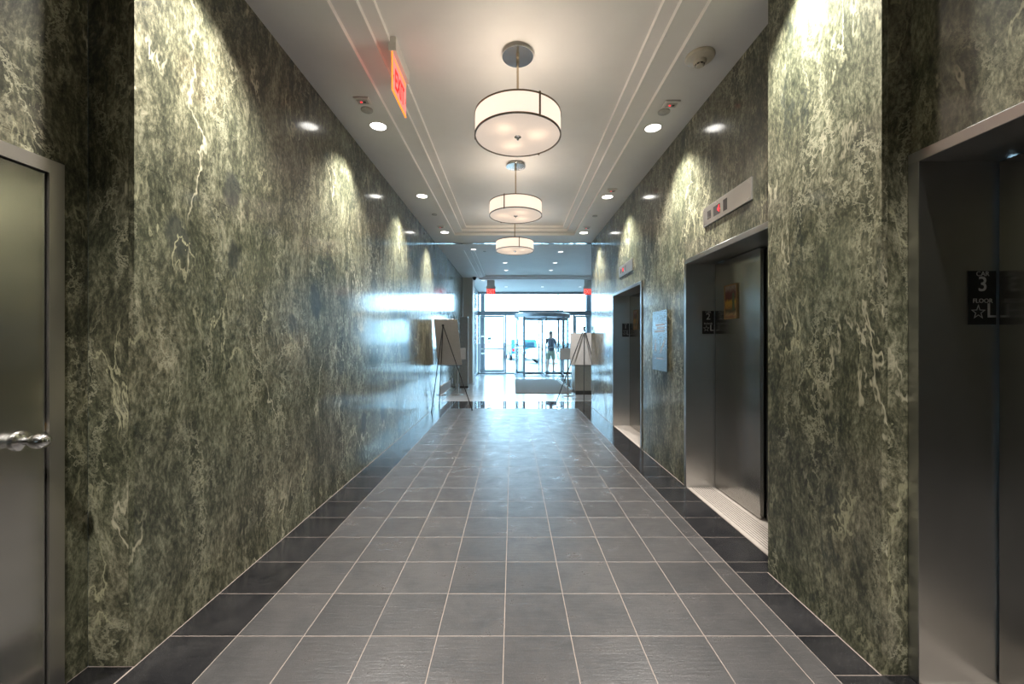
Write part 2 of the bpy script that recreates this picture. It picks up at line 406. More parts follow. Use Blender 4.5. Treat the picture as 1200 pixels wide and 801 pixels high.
# ------------------------------------------------------------------ walls: core + stone slabs
SW, SH, Y0 = 1.46, 1.068, 1.69
ZS = [0.0, 1.068, 2.136, 3.204, CZ]
_off = {}
def slab(parent, face, a, y0, y1, z0, z1, th=0.025, g=0.00025):
    """face 'L' looks +x, 'R' looks -x, 'N' looks -y (then y0,y1 are x limits)"""
    if z1 - z0 < 0.01 or abs(y1 - y0) < 0.01: return
    if face == 'L': d = (a - th, a, y0 + g, y1 - g, z0 + g, z1 - g)
    elif face == 'R': d = (a, a + th, y0 + g, y1 - g, z0 + g, z1 - g)
    else: d = (y0 + g, y1 - g, a, a + th, z0 + g, z1 - g)
    o = bx('stone_panel', 'marble', d, parent, 0.0006, center=True)
    col = math.floor((y0 + 0.05 - Y0) / SW) if face != 'N' else 0
    # book-matched pairs: every other slab mirrored about the seam it shares
    pair = (col + 1) // 2
    seam = Y0 + SW * (2 * pair)
    mir = 1.0 if (col + 1) % 2 == 0 else 0.0
    seed = 1.37 * pair + {'L': 0.0, 'R': 7.9, 'N': 3.3}[face]
    o.color = ((seed + 15) / 40, mir, (seam + 20) / 40, 1.0) if face != 'N' else ((seed + 15) / 40, 1.0, 0.5, 1.0)
    return o
def slab_wall(parent, face, a, y0, y1, z0=0.0, z1=CZ, ys=None):
    cuts = [y0] + [c for c in (ys if ys is not None else [Y0 + SW * k for k in range(-6, 12)]) if y0 + 0.08 < c < y1 - 0.08] + [y1]
    zc = [z0] + [z for z in ZS if z0 + 0.05 < z < z1 - 0.05] + [z1]
    for c0, c1 in zip(cuts, cuts[1:]):
        for q0, q1 in zip(zc, zc[1:]): slab(parent, face, a, c0, c1, q0, q1)

TH = 0.025
YC = 12.9                    # left wall ends at the column
DY0, DY1, DZ = 0.50, 1.597, 2.083      # stairwell door frame, outer
# left
mb = MB().box(XL - 0.30, XL - TH, Y0 + TH, YC, 0, CZ)
wall_left = struct(mb.build('wall_left', 'backing'), 'polished green marble wall of book-matched slabs')
slab_wall(wall_left, 'L', XL, Y0, YC)
slab_wall(wall_left, 'N', Y0, XLR, XL - TH)
mb = MB().box(XLR - 0.25, XLR - TH, DY1, Y0, 0, CZ).box(XLR - 0.25, XLR - TH, DY0, DY1, DZ, CZ).box(XLR - 0.25, XLR - TH, YB, DY0, 0, CZ)
wall_recess = struct(mb.build('wall_left_recess', 'backing'), 'green marble wall of the door recess')
slab_wall(wall_recess, 'L', XLR, DY1, Y0)
slab_wall(wall_recess, 'L', XLR, DY0, DY1, DZ, CZ)
slab_wall(wall_recess, 'L', XLR, YB, DY0)
# right
EL = [dict(y0=0.22, y1=1.645, car='3', dep=0.30), dict(y0=2.378, y1=3.79, car='2', dep=0.255), dict(y0=5.04, y1=6.50, car='1', dep=0.25)]
EZ = 2.145                   # outer top of the elevator frames
segs = [(YB, 0.22), (1.645, 2.378), (3.79, 5.04), (6.50, YE)]
for a, b in segs:
    wr = struct(bx('wall_right', 'backing', (XR + TH, XR + 0.42, a, b, 0, CZ)), 'polished green marble wall beside the elevators')
    if a != 1.645: slab_wall(wr, 'R', XR, a, b, ys=[-3.0, -1.4, 7.45])
for e in EL:
    wr = struct(bx('wall_right', 'backing', (XR + TH, XR + 0.42, e['y0'], e['y1'], EZ + 0.03, CZ)), 'polished green marble over the car %s elevator' % e['car'])
    slab_wall(wr, 'R', XR, e['y0'], e['y1'], EZ, CZ, ys=[])
# pilaster between cars 2 and 3
pil = struct(bx('wall_right_pilaster', 'backing', (XP + TH, XR + TH, 1.645 + TH, 2.378 - TH, 0, CZ)), 'green marble pilaster between elevators')
for z0, z1 in zip(ZS, ZS[1:]):
    slab(pil, 'R', XP, 1.645, 2.378, z0, z1)
    slab(pil, 'N', 1.645, XP + TH, XR + TH, z0, z1)
    slab(pil, 'N', 2.378 - TH, XP + TH, XR + TH, z0, z1)
# behind the camera
wall_back = struct(bx('wall_back', 'backing', (XLR - 0.25, XR + 0.42, YB - 0.2, YB - TH, 0, CZ)))
for i in range(3):
    for z0, z1 in zip(ZS, ZS[1:]): slab(wall_back, 'N', YB - TH, XLR + i * 1.149, XLR + (i + 1) * 1.149, z0, z1)
# lobby walls out of sight round the corner
struct(bx('wall_lobby_right', 'plaster', (LXR, LXR + 0.2, YE, YG - 0.1, 0, CZ + 0.1)))
struct(bx('wall_lobby_return', 'plaster', (XR + 0.42, LXR + 0.2, YE - 0.2, YE, 0, CZ + 0.1)))

# ------------------------------------------------------------------ floor
GZ = -0.0009                 # grout level, tiles reach z = 0
floor = struct(bx('floor', 'grout', (XLR - 0.25, XR + 0.42, YB - 0.2, 8.12, -0.15, GZ)), 'corridor floor of grey slate tiles with black border')
xs_grey = [-1.289 + T * k for k in range(9)] + [1.3285]
xs_grey[8] = 1.2165
GW = 0.0036
_tm = {}
def tile_obj(name, mat, x0, x1, y0, y1, parent, g=GW / 2, z=0.0):
    key = (name, round(x1 - x0, 4), round(y1 - y0, 4))
    if key not in _tm:
        w2, h2 = (x1 - x0) / 2 - g, (y1 - y0) / 2 - g; e = 0.0007
        mb = MB()
        vs = [(-w2, -h2, -0.012), (w2, -h2, -0.012), (w2, h2, -0.012), (-w2, h2, -0.012),
              (-w2, -h2, -e), (w2, -h2, -e), (w2, h2, -e), (-w2, h2, -e),
              (-w2 + e, -h2 + e, 0), (w2 - e, -h2 + e, 0), (w2 - e, h2 - e, 0), (-w2 + e, h2 - e, 0)]
        fs = [(8, 9, 10, 11)] + [(a, (a + 1) % 4, (a + 1) % 4 + 4, a + 4) for a in range(4)] + [(a + 4, (a + 1) % 4 + 4, (a + 1) % 4 + 8, a + 8) for a in range(4)]
        me = bpy.data.meshes.new(name); me.from_pydata(vs, [], fs); me.materials.append(M[mat]); _tm[key] = me
    o = bpy.data.objects.new(name, _tm[key]); COL.objects.link(o)
    put(o, ((x0 + x1) / 2, (y0 + y1) / 2, z), parent)
    return o
rows = [1.864 + T * k for k in range(-2, 21)]
def right_edge(y0, y1):
    return [(XP, y0, y1)]
for r0, r1 in zip(rows, rows[1:]):
    for c0, c1 in zip(xs_grey, xs_grey[1:]): tile_obj('slate_tile', 'grey_tile', c0, c1, r0, r1, floor, z=random.uniform(-0.0005, 0.0004))
    tile_obj('border_tile', 'black_tile', XL + 0.003, xs_grey[0], r0, r1, floor)
    # right border is cut round the pilaster
    cuts = [r0] + [c for c in (1.645, 2.378) if r0 + 0.02 < c < r1 - 0.02] + [r1]
    for a, b in zip(cuts, cuts[1:]):
        xe = XP if 1.64 < (a + b) / 2 < 2.38 else XR
        tile_obj('border_tile', 'black_tile', xs_grey[-1], xe - 0.004, a, b, floor, g=0.0015 if len(cuts) > 2 else GW / 2)
bx('border_tile', 'black_tile', (XLR + 0.004, XL - 0.003, 0.6, Y0 - 0.004, -0.012, 0.0), floor)
# rows behind the camera's view, one joined part
mb = MB()
yy = rows[0]
while yy > YB + 0.02:
    y0 = max(yy - T, YB)
    for c0, c1 in zip([XLR + 0.004, XL] + xs_grey, [XL] + xs_grey + [XR - 0.004]):
        if c0 < XL - 0.01 and y0 > 0.5: continue
        mb.box(c0 + GW / 2, c1 - GW / 2, y0 + GW / 2, yy - GW / 2, -0.012, 0)
    yy -= T
mb.build('slate_tiles', 'grey_tile', floor)['kind'] = 'stuff'
# lobby: polished black strip, then pale tiles
lobby = struct(bx('floor_lobby', 'grout', (-3.2, LXR + 0.2, 8.12, YG + 0.3, -0.15, GZ)), 'pale tiled lobby floor beyond the polished black strip')
for i in range(3):
    r0 = 8.12 + 0.32 * i
    for c0, c1 in zip([XL + 0.003] + xs_grey[:8] + [xs_grey[8], 1.645, 2.27, 2.9, 3.6], xs_grey[:9] + [1.645, 2.27, 2.9, 3.6, LXR - 0.004]):
        tile_obj('polished_strip_tile', 'polished_tile', c0, c1, r0, r0 + 0.32, lobby, g=0.0012)
mb = MB(); y = 9.08
while y < YG - 0.05:
    x = XL + 0.003 if y < 13.3 else -1.43
    y1 = min(y + T, YG - 0.03)
    while x < LXR - 0.05:
        x1 = min(x + T, LXR - 0.003)
        z = random.uniform(-0.0004, 0.0004)
        mb.box(x + 0.002, x1 - 0.002, y + 0.002, y1 - 0.002, -0.012, z); x = x1
    y = y1
mb.build('lobby_tiles', 'lobby_tile', lobby)['kind'] = 'stuff'

# ------------------------------------------------------------------ ceiling with stepped trays
def tray_ceiling(name, x0, x1, y0, y1, t, steps, rise, top=0.14):
    tx0, tx1, ty0, ty1 = t
    mb = MB()
    def ring(A, B, z):
        a0, a1, b0, b1 = A; c0, c1, d0, d1 = B
        P = [(a0, b0), (a1, b0), (a1, b1), (a0, b1)]; Q = [(c0, d0), (c1, d0), (c1, d1), (c0, d1)]
        for i in range(4):
            j = (i + 1) % 4
            mb.quad((*P[i], z), (*P[j], z), (*Q[j], z), (*Q[i], z))
    def riser(A, z0, z1):
        a0, a1, b0, b1 = A; P = [(a0, b0), (a1, b0), (a1, b1), (a0, b1)]
        for i in range(4):
            j = (i + 1) % 4; mb.quad((*P[i], z0), (*P[j], z0), (*P[j], z1), (*P[i], z1))
    z = CZ; R = (x0, x1, y0, y1); S = (tx0, tx1, ty0, ty1); ring(R, S, z)
    for k, ins in enumerate(steps):
        riser(S, z, z + rise); z += rise
        if ins is None: break
        N = (S[0] + ins, S[1] - ins, S[2] + ins, S[3] - ins); ring(S, N, z); S = N
    mb.quad((S[0], S[2], z), (S[1], S[2], z), (S[1], S[3], z), (S[0], S[3], z))
    # upper skin so the slab is solid
    riser(R, CZ, CZ + top + 0.12); mb.quad((x0, y0, CZ + top + 0.12), (x1, y0, CZ + top + 0.12), (x1, y1, CZ + top + 0.12), (x0, y1, CZ + top + 0.12))
    o = mb.build(name, 'ceil'); o.data.materials.append(M['lit_riser'])
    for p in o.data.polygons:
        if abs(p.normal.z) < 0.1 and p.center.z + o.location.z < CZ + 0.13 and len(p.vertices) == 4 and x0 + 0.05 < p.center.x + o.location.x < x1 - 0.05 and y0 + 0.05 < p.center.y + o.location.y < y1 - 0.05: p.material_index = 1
    return struct(o)
RISE = 0.040; TZ = CZ + 3 * RISE
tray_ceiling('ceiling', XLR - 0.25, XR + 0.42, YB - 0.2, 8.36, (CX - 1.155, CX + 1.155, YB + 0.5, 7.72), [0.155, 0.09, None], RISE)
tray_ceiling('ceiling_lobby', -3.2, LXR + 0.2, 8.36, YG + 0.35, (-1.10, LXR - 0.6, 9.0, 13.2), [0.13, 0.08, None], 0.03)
struct(bx('trim_1', 'metal_strip', (XL, LXR, 8.30, 8.40, CZ - 0.008, CZ)))

# ------------------------------------------------------------------ stairwell door on the left
d = empty('door_1', (XLR, (DY0 + DY1) / 2, 0)); struct(d, 'brushed steel door with egg shaped knob and flush frame')
FW = 0.052
fx0, fx1 = XLR - 0.12, XLR + 0.006
def mitre(name, pts): MB().prism(pts, 'x', fx0, fx1).build(name, 'steel_plate', d, center=True)
mitre('frame_jamb', [(DY1, 0.0), (DY1, DZ), (DY1 - FW, DZ - FW), (DY1 - FW, 0.0)])
mitre('frame_jamb', [(DY0, 0.0), (DY0, DZ), (DY0 + FW, DZ - FW), (DY0 + FW, 0.0)])
mitre('frame_head', [(DY0, DZ), (DY1, DZ), (DY1 - FW, DZ - FW), (DY0 + FW, DZ - FW)])
leaf = bx('door_leaf', 'steel_leaf', (XLR - 0.055, XLR - 0.006, DY0 + FW + 0.004, DY1 - FW - 0.004, 0.008, DZ - FW - 0.004), d, 0.002)
bx('stop', 'gap', (XLR - 0.12, XLR - 0.058, DY0 + FW, DY1 - FW, 0.0, DZ - FW), d)
kz, ky = 1.012, 1.462
kx = XLR - 0.006
kn = MB().lathe([(0.034, 0.0), (0.036, 0.004), (0.034, 0.010), (0.026, 0.014), (0.014, 0.018), (0.0125, 0.034), (0.016, 0.040), (0.023, 0.050),
                 (0.0275, 0.064), (0.0275, 0.078), (0.023, 0.092), (0.014, 0.101), (0.0, 0.104)], (kx, ky, kz), 28, 'x').build('knob', 'steel_bright', d, True, True)
MB().lathe([(0.0, 0.1035), (0.006, 0.1035), (0.006, 0.106), (0.0, 0.1065)], (kx, ky, kz), 12, 'x').build('lock_cylinder', 'chrome', kn, True, True)
bx('latch', 'brass', (XLR - 0.03, XLR - 0.010, DY1 - FW - 0.004, DY1 - FW + 0.001, kz + 0.02, kz + 0.05), d)

# ------------------------------------------------------------------ elevators
def star_mb(cx, y, cz, ro, ri, w):
    """five pointed star outline standing in the xz plane"""
    P = []
    for k in range(10):
        a = PI / 2 + k * PI / 5; r = ro if k % 2 == 0 else ri; P.append((math.cos(a) * r, math.sin(a) * r))
    mb = MB(); n = 10; s = 1 - w
    vs = [(cx + p[0], y, cz + p[1]) for p in P] + [(cx + p[0] * s, y, cz + p[1] * s) for p in P]
    vs += [(v[0], y + 0.001, v[2]) for v in vs]
    fs = []
    for i in range(n):
        j = (i + 1) % n
        fs += [(i, j, j + n, i + n), (i + 2 * n, i + 3 * n, j + 3 * n, j + 2 * n), (i, i + 2 * n, j + 2 * n, j), (i + n, j + n, j + 3 * n, i + 3 * n)]
    return mb.add(vs, fs)
def elevator(e, label):
    y0, y1, dep = e['y0'], e['y1'], e['dep']
    r = empty('elevator', (XR + dep / 2, (y0 + y1) / 2, 0)); tag(r, label, 'elevator')
    F = 0.045; xf = XR - 0.014; xd = XR + dep
    bx('jamb', 'steel', (xf, xd + 0.06, y1 - F, y1 - 0.001, 0, EZ - F), r, 0.002)
    bx('jamb', 'steel', (xf, xd + 0.06, y0 + 0.001, y0 + F, 0, EZ - F), r, 0.002)
    bx('header', 'steel', (xf, xd + 0.06, y0 + 0.001, y1 - 0.001, EZ - F, EZ - 0.001), r, 0.002)
    a, b = y0 + F, y1 - F; half = a + (b - a) * 0.48
    bx('door_panel', 'steel_door', (xd, xd + 0.03, half, b - 0.006, 0.012, EZ - F - 0.004), r, 0.002)
    bx('door_panel', 'steel_door', (xd + 0.042, xd + 0.07, a + 0.004, half + 0.05, 0.012, EZ - F - 0.004), r, 0.002)
    bx('shaft_backing', 'gap', (xd + 0.075, xd + 0.10, a, b, 0, EZ), r)
    sl = bx('sill', 'sill', (xf + 0.012, xd + 0.07, a, b, -0.01, 0.004), r)
    for k in range(9):
        xx = xf + 0.05 + k * 0.022
        if xx < xd - 0.01: bx('groove', 'gap', (xx, xx + 0.004, a + 0.01, b - 0.01, 0.0038, 0.0046), sl)
    # car / floor plate on the far jamb
    s = 1.0; px = XR + dep - 0.062; pz = 1.552; yy = y1 - F
    pl = bx('car_plate', 'black', (px - 0.055, px + 0.055, yy - 0.004, yy - 0.0002, pz - 0.108, pz + 0.108), r, 0.001)
    rot = (PI / 2, 0, 0); ty = yy - 0.0045
    text('lettering', 'CAR', 0.027, 'letter', (px, ty, pz + 0.095), rot, pl)
    text('lettering', e['car'], 0.083, 'letter', (px, ty, pz + 0.052), rot, pl, bold=0.0006)
    text('lettering', 'FLOOR', 0.025, 'letter', (px, ty, pz - 0.013), rot, pl)
    star_mb(px - 0.018, ty - 0.001, pz - 0.058, 0.031, 0.0125, 0.24).build('star', 'letter', pl, center=True)
    text('lettering', 'L', 0.080, 'letter', (px + 0.034, ty, pz - 0.054), rot, pl, bold=0.0006)
    return r
elevator(EL[0], 'dark stainless steel elevator entrance with car 3 plate on its jamb')
elevator(EL[1], 'stainless steel elevator entrance with car 2 plate and steel sill')
elevator(EL[2], 'stainless steel elevator entrance with car 1 plate, nearest the lobby')

def indicator(yc, digit, label, doff):
    r = empty('floor_indicator', (XR - 0.007, yc, 2.345)); tag(r, label, 'indicator', 'floor indicators above the elevators')
    y1, y0, z0, z1 = yc + 0.344, yc - 0.344, 2.345, 2.502; xf = XR - 0.014
    bx('face_plate', 'steel_plate', (xf, XR - 0.0005, y0, y1, z0, z1), r, 0.0015, center=True)
    L = y1 - y0
    for (t0, t1, h) in ((0.115, 0.195, 0.068), (0.255, 0.405, 0.078), (0.475, 0.555, 0.088)):
        bx('display_window', 'dark_glass', (xf - 0.0012, xf + 0.001, y1 - L * t1, y1 - L * t0, (z0 + z1) / 2 - h / 2, (z0 + z1) / 2 + h / 2), r, center=True)
    text('floor_digit', digit, 0.075, 'led', (xf - 0.002, y1 - L * doff, (z0 + z1) / 2), (PI / 2, 0, -PI / 2), r, bold=0.001)
    for yy, zz in ((y0 + 0.03, z0 + 0.02), (y0 + 0.03, z1 - 0.02), (y1 - 0.02, z0 + 0.02), (y1 - 0.02, z1 - 0.02), (yc + 0.11, z0 + 0.015), (yc + 0.11, z1 - 0.015)):
        MB().lathe([(0.005, 0), (0.004, -0.002), (0, -0.0025)], (xf, yy, zz), 10, 'x').build('screw', 'chrome', r, True, True)
indicator(3.066, '4', 'steel floor indicator plate above the car 2 elevator, red 4 lit', 0.375)
indicator(5.76, '8', 'steel floor indicator plate above the car 1 elevator, red digit lit', 0.33)

def picture(xd, yc, zc, label):
    r = empty('framed_picture', (xd - 0.006, yc, zc - 0.15)); tag(r, label, 'picture', 'small pictures on the elevator doors')
    w2, h2, x0, x1 = 0.100, 0.150, xd - 0.012, xd - 0.0006
    bx('print', 'picture', (x0 + 0.004, x1, yc - w2 + 0.008, yc + w2 - 0.008, zc - h2 + 0.008, zc + h2 - 0.008), r, center=True)
    for a, b, c, e in ((yc - w2, yc - w2 + 0.012, zc - h2, zc + h2), (yc + w2 - 0.012, yc + w2, zc - h2, zc + h2),
                       (yc - w2 + 0.012, yc + w2 - 0.012, zc - h2, zc - h2 + 0.012), (yc - w2 + 0.012, yc + w2 - 0.012, zc + h2 - 0.012, zc + h2)):
        bx('frame', 'gilt', (x0, x1, a, b, c, e), r, center=True)
picture(XR + EL[1]['dep'], 3.455, 1.718, 'small gilt framed red and yellow picture on the car 2 door')
picture(XR + EL[2]['dep'], 6.11, 1.70, 'small gilt framed picture on the car 1 elevator door')

# notice plate between cars 1 and 2
r = empty('wall_notice', (XR - 0.02, 4.403, 1.05)); tag(r, 'satin steel notice plate on the marble between two elevators', 'sign')
bx('plate', 'steel_notice', (XR - 0.022, XR - 0.016, 4.186, 4.62, 1.05, 1.71), r, 0.001, center=True)
for yy in (4.25, 4.56):
    for zz in (1.12, 1.64): MB().lathe([(0.012, 0.0), (0.012, 0.0158)], (XR - 0.016, yy, zz), 10, 'x').build('standoff', 'steel', r, center=True)
for k, (t0, t1) in enumerate(((0.06, 0.30), (0.06, 0.26), (0.06, 0.34))):
    bx('etched_line', 'etch', (XR - 0.0232, XR - 0.022, 4.23 + t0 * 0.4, 4.23 + t1 * 0.95, 1.545 - 0.035 * k, 1.565 - 0.035 * k), r, center=True)
st = MB()
for k in range(5): st.box(XR - 0.0232, XR - 0.022, 4.24 + 0.028 * k, 4.24 + 0.028 * (k + 1), 1.24 + 0.028 * (4 - k), 1.252 + 0.028 * (5 - k))
st.build('etched_stairs', 'etch', r, center=True)
MB().prism([(4.49, 1.26), (4.55, 1.26), (4.53, 1.36), (4.51, 1.36)], 'x', XR - 0.0232, XR - 0.022).lathe([(0, -0.001), (0.016, -0.001), (0.016, 0.0), (0, 0.0)], (XR - 0.022, 4.52, 1.385), 12, 'x').build('etched_figure', 'etch', r, center=True)
bx('etched_line', 'etch', (XR - 0.0232, XR - 0.022, 4.28, 4.50, 1.175, 1.19), r, center=True)

# ------------------------------------------------------------------ pendants
def pendant(y, label, rz):
    r = empty('pendant_lamp', (CX, y, 2.907)); tag(r, label, 'pendant lamp', 'drum pendant lamps down the corridor')
    z0, z1, R = 2.907, 3.063, 0.320
    MB().lathe([(0.0, 0.0), (0.050, 0.0), (0.092, -0.004), (0.104, -0.010), (0.104, -0.016), (0.112, -0.020), (0.118, -0.028), (0.116, -0.034), (0.0, -0.036)], (CX, y, TZ), 40).build('ceiling_canopy', 'chrome', r, True, True)
    MB().tube([(CX, y, TZ - 0.034), (CX, y, z0 + 0.03)], 0.0085, 12).build('rod', 'nickel', r, True)
    MB().lathe([(0.013, 0), (0.013, 0.03), (0.009, 0.036)], (CX, y, TZ - 0.075), 14).build('collar', 'nickel', r, True)
    n = 64
    sh = MB().lathe([(R, z0), (R, z1), (R - 0.003, z1), (R - 0.003, z0), (R, z0)], (CX, y, 0), n).build('drum_shade', 'shade', r, True)
    for z, nm in ((z0 - 0.002, 'rim_ring'), (z1 - 0.008, 'rim_ring')):
        MB().lathe([(R - 0.006, 0), (R + 0.004, 0), (R + 0.004, 0.010), (R - 0.006, 0.010), (R - 0.006, 0)], (CX, y, z), n).build(nm, 'bronze', r, True)
    df = MB().lathe([(0, 0.004), (R - 0.007, 0.004), (R - 0.007, 0.007), (0, 0.007)], (CX, y, z0), n).build('diffuser', 'diffuser', r, True)
    MB().lathe([(0.024, 0.003), (0.026, -0.002), (0.018, -0.008), (0.008, -0.012), (0.010, -0.018), (0.006, -0.024), (0, -0.025)], (CX, y, z0), 20).build('finial', 'chrome', df, True, True)
    for k in range(3):
        a = rz + k * 2 * PI / 3; c, s = math.cos(a), math.sin(a)
        m = MB().box(R + 0.001, R + 0.006, -0.0065, 0.0065, z0 - 0.008, z1 + 0.010)
        m.v = [(CX + p[0] * c - p[1] * s, y + p[0] * s + p[1] * c, p[2]) for p in m.v]
        m.build('strap', 'bronze', r, center=True)
        m = MB().tube([(0.0, 0, z1 - 0.01), (R - 0.003, 0, z1 - 0.004)], 0.003, 6)
        m.v = [(CX + p[0] * c - p[1] * s, y + p[0] * s + p[1] * c, p[2]) for p in m.v]
        m.build('spider_arm', 'nickel', r, center=True)
    for k in range(3):
        a = rz + 0.9 + k * 2 * PI / 3
        L = bpy.data.lights.new('bulb', 'POINT'); L.energy = BULB_W; L.color = (1.0, 0.87, 0.73); L.shadow_soft_size = 0.035
        lo = bpy.data.objects.new('bulb', L); COL.objects.link(lo); put(lo, (CX + 0.15 * math.cos(a), y + 0.15 * math.sin(a), z0 + 0.085), r)
    return r
for y, lb, rz in ((2.99, 'large drum pendant with chrome canopy, just past the side exit sign', -1.1), (4.88, 'drum pendant hanging between two other pendants', -2.0), (6.79, 'drum pendant closest to the lobby', -1.35),
                  (1.09, 'drum pendant over the stairwell door', 0.3)):
    pendant(y, lb, rz)

# ------------------------------------------------------------------ recessed downlights
def downlight(x, y, label, group, z=CZ, r=0.072, watts=SPOT_W, lens='lens', cone=102, col=(1.0, 0.965, 0.92)):
    e = empty('recessed_downlight', (x, y, z - 0.006)); tag(e, label, 'downlight', group)
    MB().lathe([(r + 0.010, 0.0), (r + 0.010, -0.004), (r + 0.002, -0.006), (r, -0.003), (r, 0.0), (r + 0.010, 0.0)], (x, y, z), 32).build('trim_ring', 'white_plastic', e, True, True)
    MB().lathe([(0, -0.0015), (r, -0.0015), (r, -0.0005), (0, -0.0005)], (x, y, z), 32).build('lens', lens, e, center=True)
    if watts:
        L = bpy.data.lights.new('spot', 'SPOT'); L.energy = watts; L.color = col; L.spot_size = math.radians(cone); L.spot_blend = 1.0; L.shadow_soft_size = 0.04
        lo = bpy.data.objects.new('spot', L); COL.objects.link(lo); put(lo, (x, y, z - 0.02), e)
for y in (0.2, 2.0, 3.79, 5.62, 7.50):
    wh = {2.0: 'just before the side exit sign', 3.79: 'between the first two pendants', 5.62: 'between the second and third pendants', 7.50: 'past the last pendant before the lobby',
          0.2: 'level with the stairwell door'}.get(y, 'behind the stairwell door')
    downlight(CX - 1.315, y, 'round downlight by the unbroken marble wall, ' + wh, 'downlights along the unbroken marble wall')
    downlight(CX + 1.308, y + 0.03, 'round downlight by the elevator wall, ' + wh, 'downlights along the elevator wall')
for x, y, tz in ((-0.87, 8.9, 0), (-0.21, 9.55, 3), (1.155, 9.55, 3), (-0.2, 10.9, 3), (1.165, 10.9, 3), (-0.19, 12.06, 3), (1.165, 12.06, 3), (-0.99, 13.5, 0), (-0.24, 15.1, 0), (1.135, 15.1, 0), (2.57, 15.1, 0)):
    lb = {8.9: 'lone small downlight where the lobby ceiling begins', 13.5: 'small downlight beside the exit sign near the dome camera', 9.55: 'small downlight in the lobby tray, row next to corridor',
          10.9: 'small downlight in the lobby tray, middle row', 12.06: 'small downlight in the lobby tray, row next to the glass', 15.1: 'small downlight close to the glass front'}[y]
    lb += {-0.24: ', by the plain glass door', 1.135: ', by the revolving door', 2.57: ', by the glass door near the pier'}.get(x, ', over the entrance mat line' if x > 1 else ', clear of the entrance mat' if x > -0.5 else '')
    downlight(x, y, lb, 'downlights in the lobby ceiling', CZ + 0.03 * tz, 0.06, 34, 'lens_cool', 110)

# ------------------------------------------------------------------ ceiling devices
def strobe(x, y, label):
    r = empty('sensor_plate', (x, y, CZ - 0.02)); tag(r, label, 'sensor', 'sensor plates beside the downlights')
    MB().box(x - 0.065, x + 0.065, y - 0.05, y + 0.05, CZ - 0.014, CZ - 0.0005, 0.004).build('plate', 'white_plastic', r, center=True)
    MB().box(x - 0.045, x + 0.045, y - 0.03, y + 0.03, CZ - 0.0175, CZ - 0.014).build('window', 'grey_plastic', r, center=True)
    MB().lathe([(0.008, 0), (0.007, -0.004), (0, -0.005)], (x - 0.012, y, CZ - 0.0175), 10).build('red_lamp', 'led', r, True, True)
    MB().box(x + 0.006, x + 0.028, y - 0.010, y + 0.010, CZ - 0.020, CZ - 0.0175).build('detector_eye', 'black', r, center=True)
for x, y, s in ((-1.27, 3.38, 0), (-1.28, 7.13, 0), (1.366, 3.43, 1), (1.347, 5.40, 1), (1.342, 7.18, 1)):
    strobe(x, y, 'white sensor plate with red lamp by the %s, %s' % ('elevator wall' if s else 'unbroken marble wall', {3: 'near the first pendant', 5: 'between the second and third pendants', 7: 'past the last pendant'}[int(y)]))
def cover(x, y, rad, side):
    o = MB().lathe([(0, -0.012), (rad * 0.9, -0.012), (rad, -0.008), (rad, -0.0005), (0, -0.0005)], (x, y, CZ + (0.09 if y > 8.4 else 0)), 28).build('sprinkler_cover', 'grey_plastic', None, True, True)
    tag(o, 'flat round sprinkler cover on the ceiling beside the %s' % side, 'sprinkler', 'flat round covers on the ceiling')
cover(-1.285, 3.52, 0.052, 'unbroken wall by first pendant'); cover(-1.26, 6.44, 0.042, 'unbroken wall by last pendant')
cover(1.35, 3.55, 0.052, 'elevator wall by first pendant'); cover(1.348, 6.51, 0.042, 'elevator wall by last pendant'); cover(-0.66, 9.5, 0.035, 'lobby tray edge')
sx, sy = 1.345, 2.86
r = empty('smoke_detector', (sx, sy, CZ - 0.075)); tag(r, 'cream cone shaped smoke detector on the ceiling by elevator wall', 'smoke detector')
MB().lathe([(0, 0), (0.098, 0), (0.100, -0.010), (0.094, -0.020), (0.070, -0.028), (0.052, -0.034), (0.046, -0.036)], (sx, sy, CZ - 0.0005), 36).build('base', 'cream_plastic', r, True, True)
MB().lathe([(0.046, -0.034), (0.043, -0.050), (0.036, -0.058), (0.0, -0.058)], (sx, sy, CZ), 28).build('collar', 'cream_plastic', r, True, True)
MB().lathe([(0.030, -0.057), (0.030, -0.068), (0.022, -0.075), (0.0, -0.076)], (sx, sy, CZ), 24).build('cap', 'cream_plastic', r, True, True)
for k in range(8):
    a = k * PI / 4; c, s = math.cos(a), math.sin(a)
    m = MB().box(0.0295, 0.0315, -0.008, 0.008, CZ - 0.068, CZ - 0.060)
    m.v = [(sx + p[0] * c - p[1] * s, sy + p[0] * s + p[1] * c, p[2]) for p in m.v]; m.build('vent_slot', 'black', r, center=True)

# ------------------------------------------------------------------ exit sign on the tray, seen along its face
ex, y0, y1, zt = -0.856, 2.83, 3.205, CZ + 3 * RISE
r = empty('exit_sign', (ex, (y0 + y1) / 2, 3.17)); tag(r, 'red edge-lit exit sign hanging from the ceiling by the first pendant', 'exit sign')
bx('housing', 'white_plastic', (ex - 0.026, ex + 0.030, y0, y1, zt - 0.10, zt - 0.0005), r, 0.003, center=True)
pn = bx('panel', 'exit_panel', (ex - 0.003, ex + 0.003, y0 + 0.006, y1 - 0.006, 3.175, zt - 0.10), r, center=True)
for a, b, c, e in ((y0 + 0.004, y0 + 0.014, 3.175, zt - 0.10), (y0 + 0.004, y1 - 0.006, 3.167, 3.179), (y0 + 0.05, y1 - 0.012, zt - 0.135, zt - 0.120)):
    bx('glowing_edge', 'exit_edge', (ex - 0.0042, ex + 0.0042, a, b, c, e), pn, center=True)
text('lettering', 'EXIT', 0.20, 'exit_letter', (ex + 0.0045, (y0 + y1) / 2 - 0.005, 3.278), (PI / 2, 0, PI / 2), pn, bold=0.004).scale = (0.60, 1.0, 1.0)
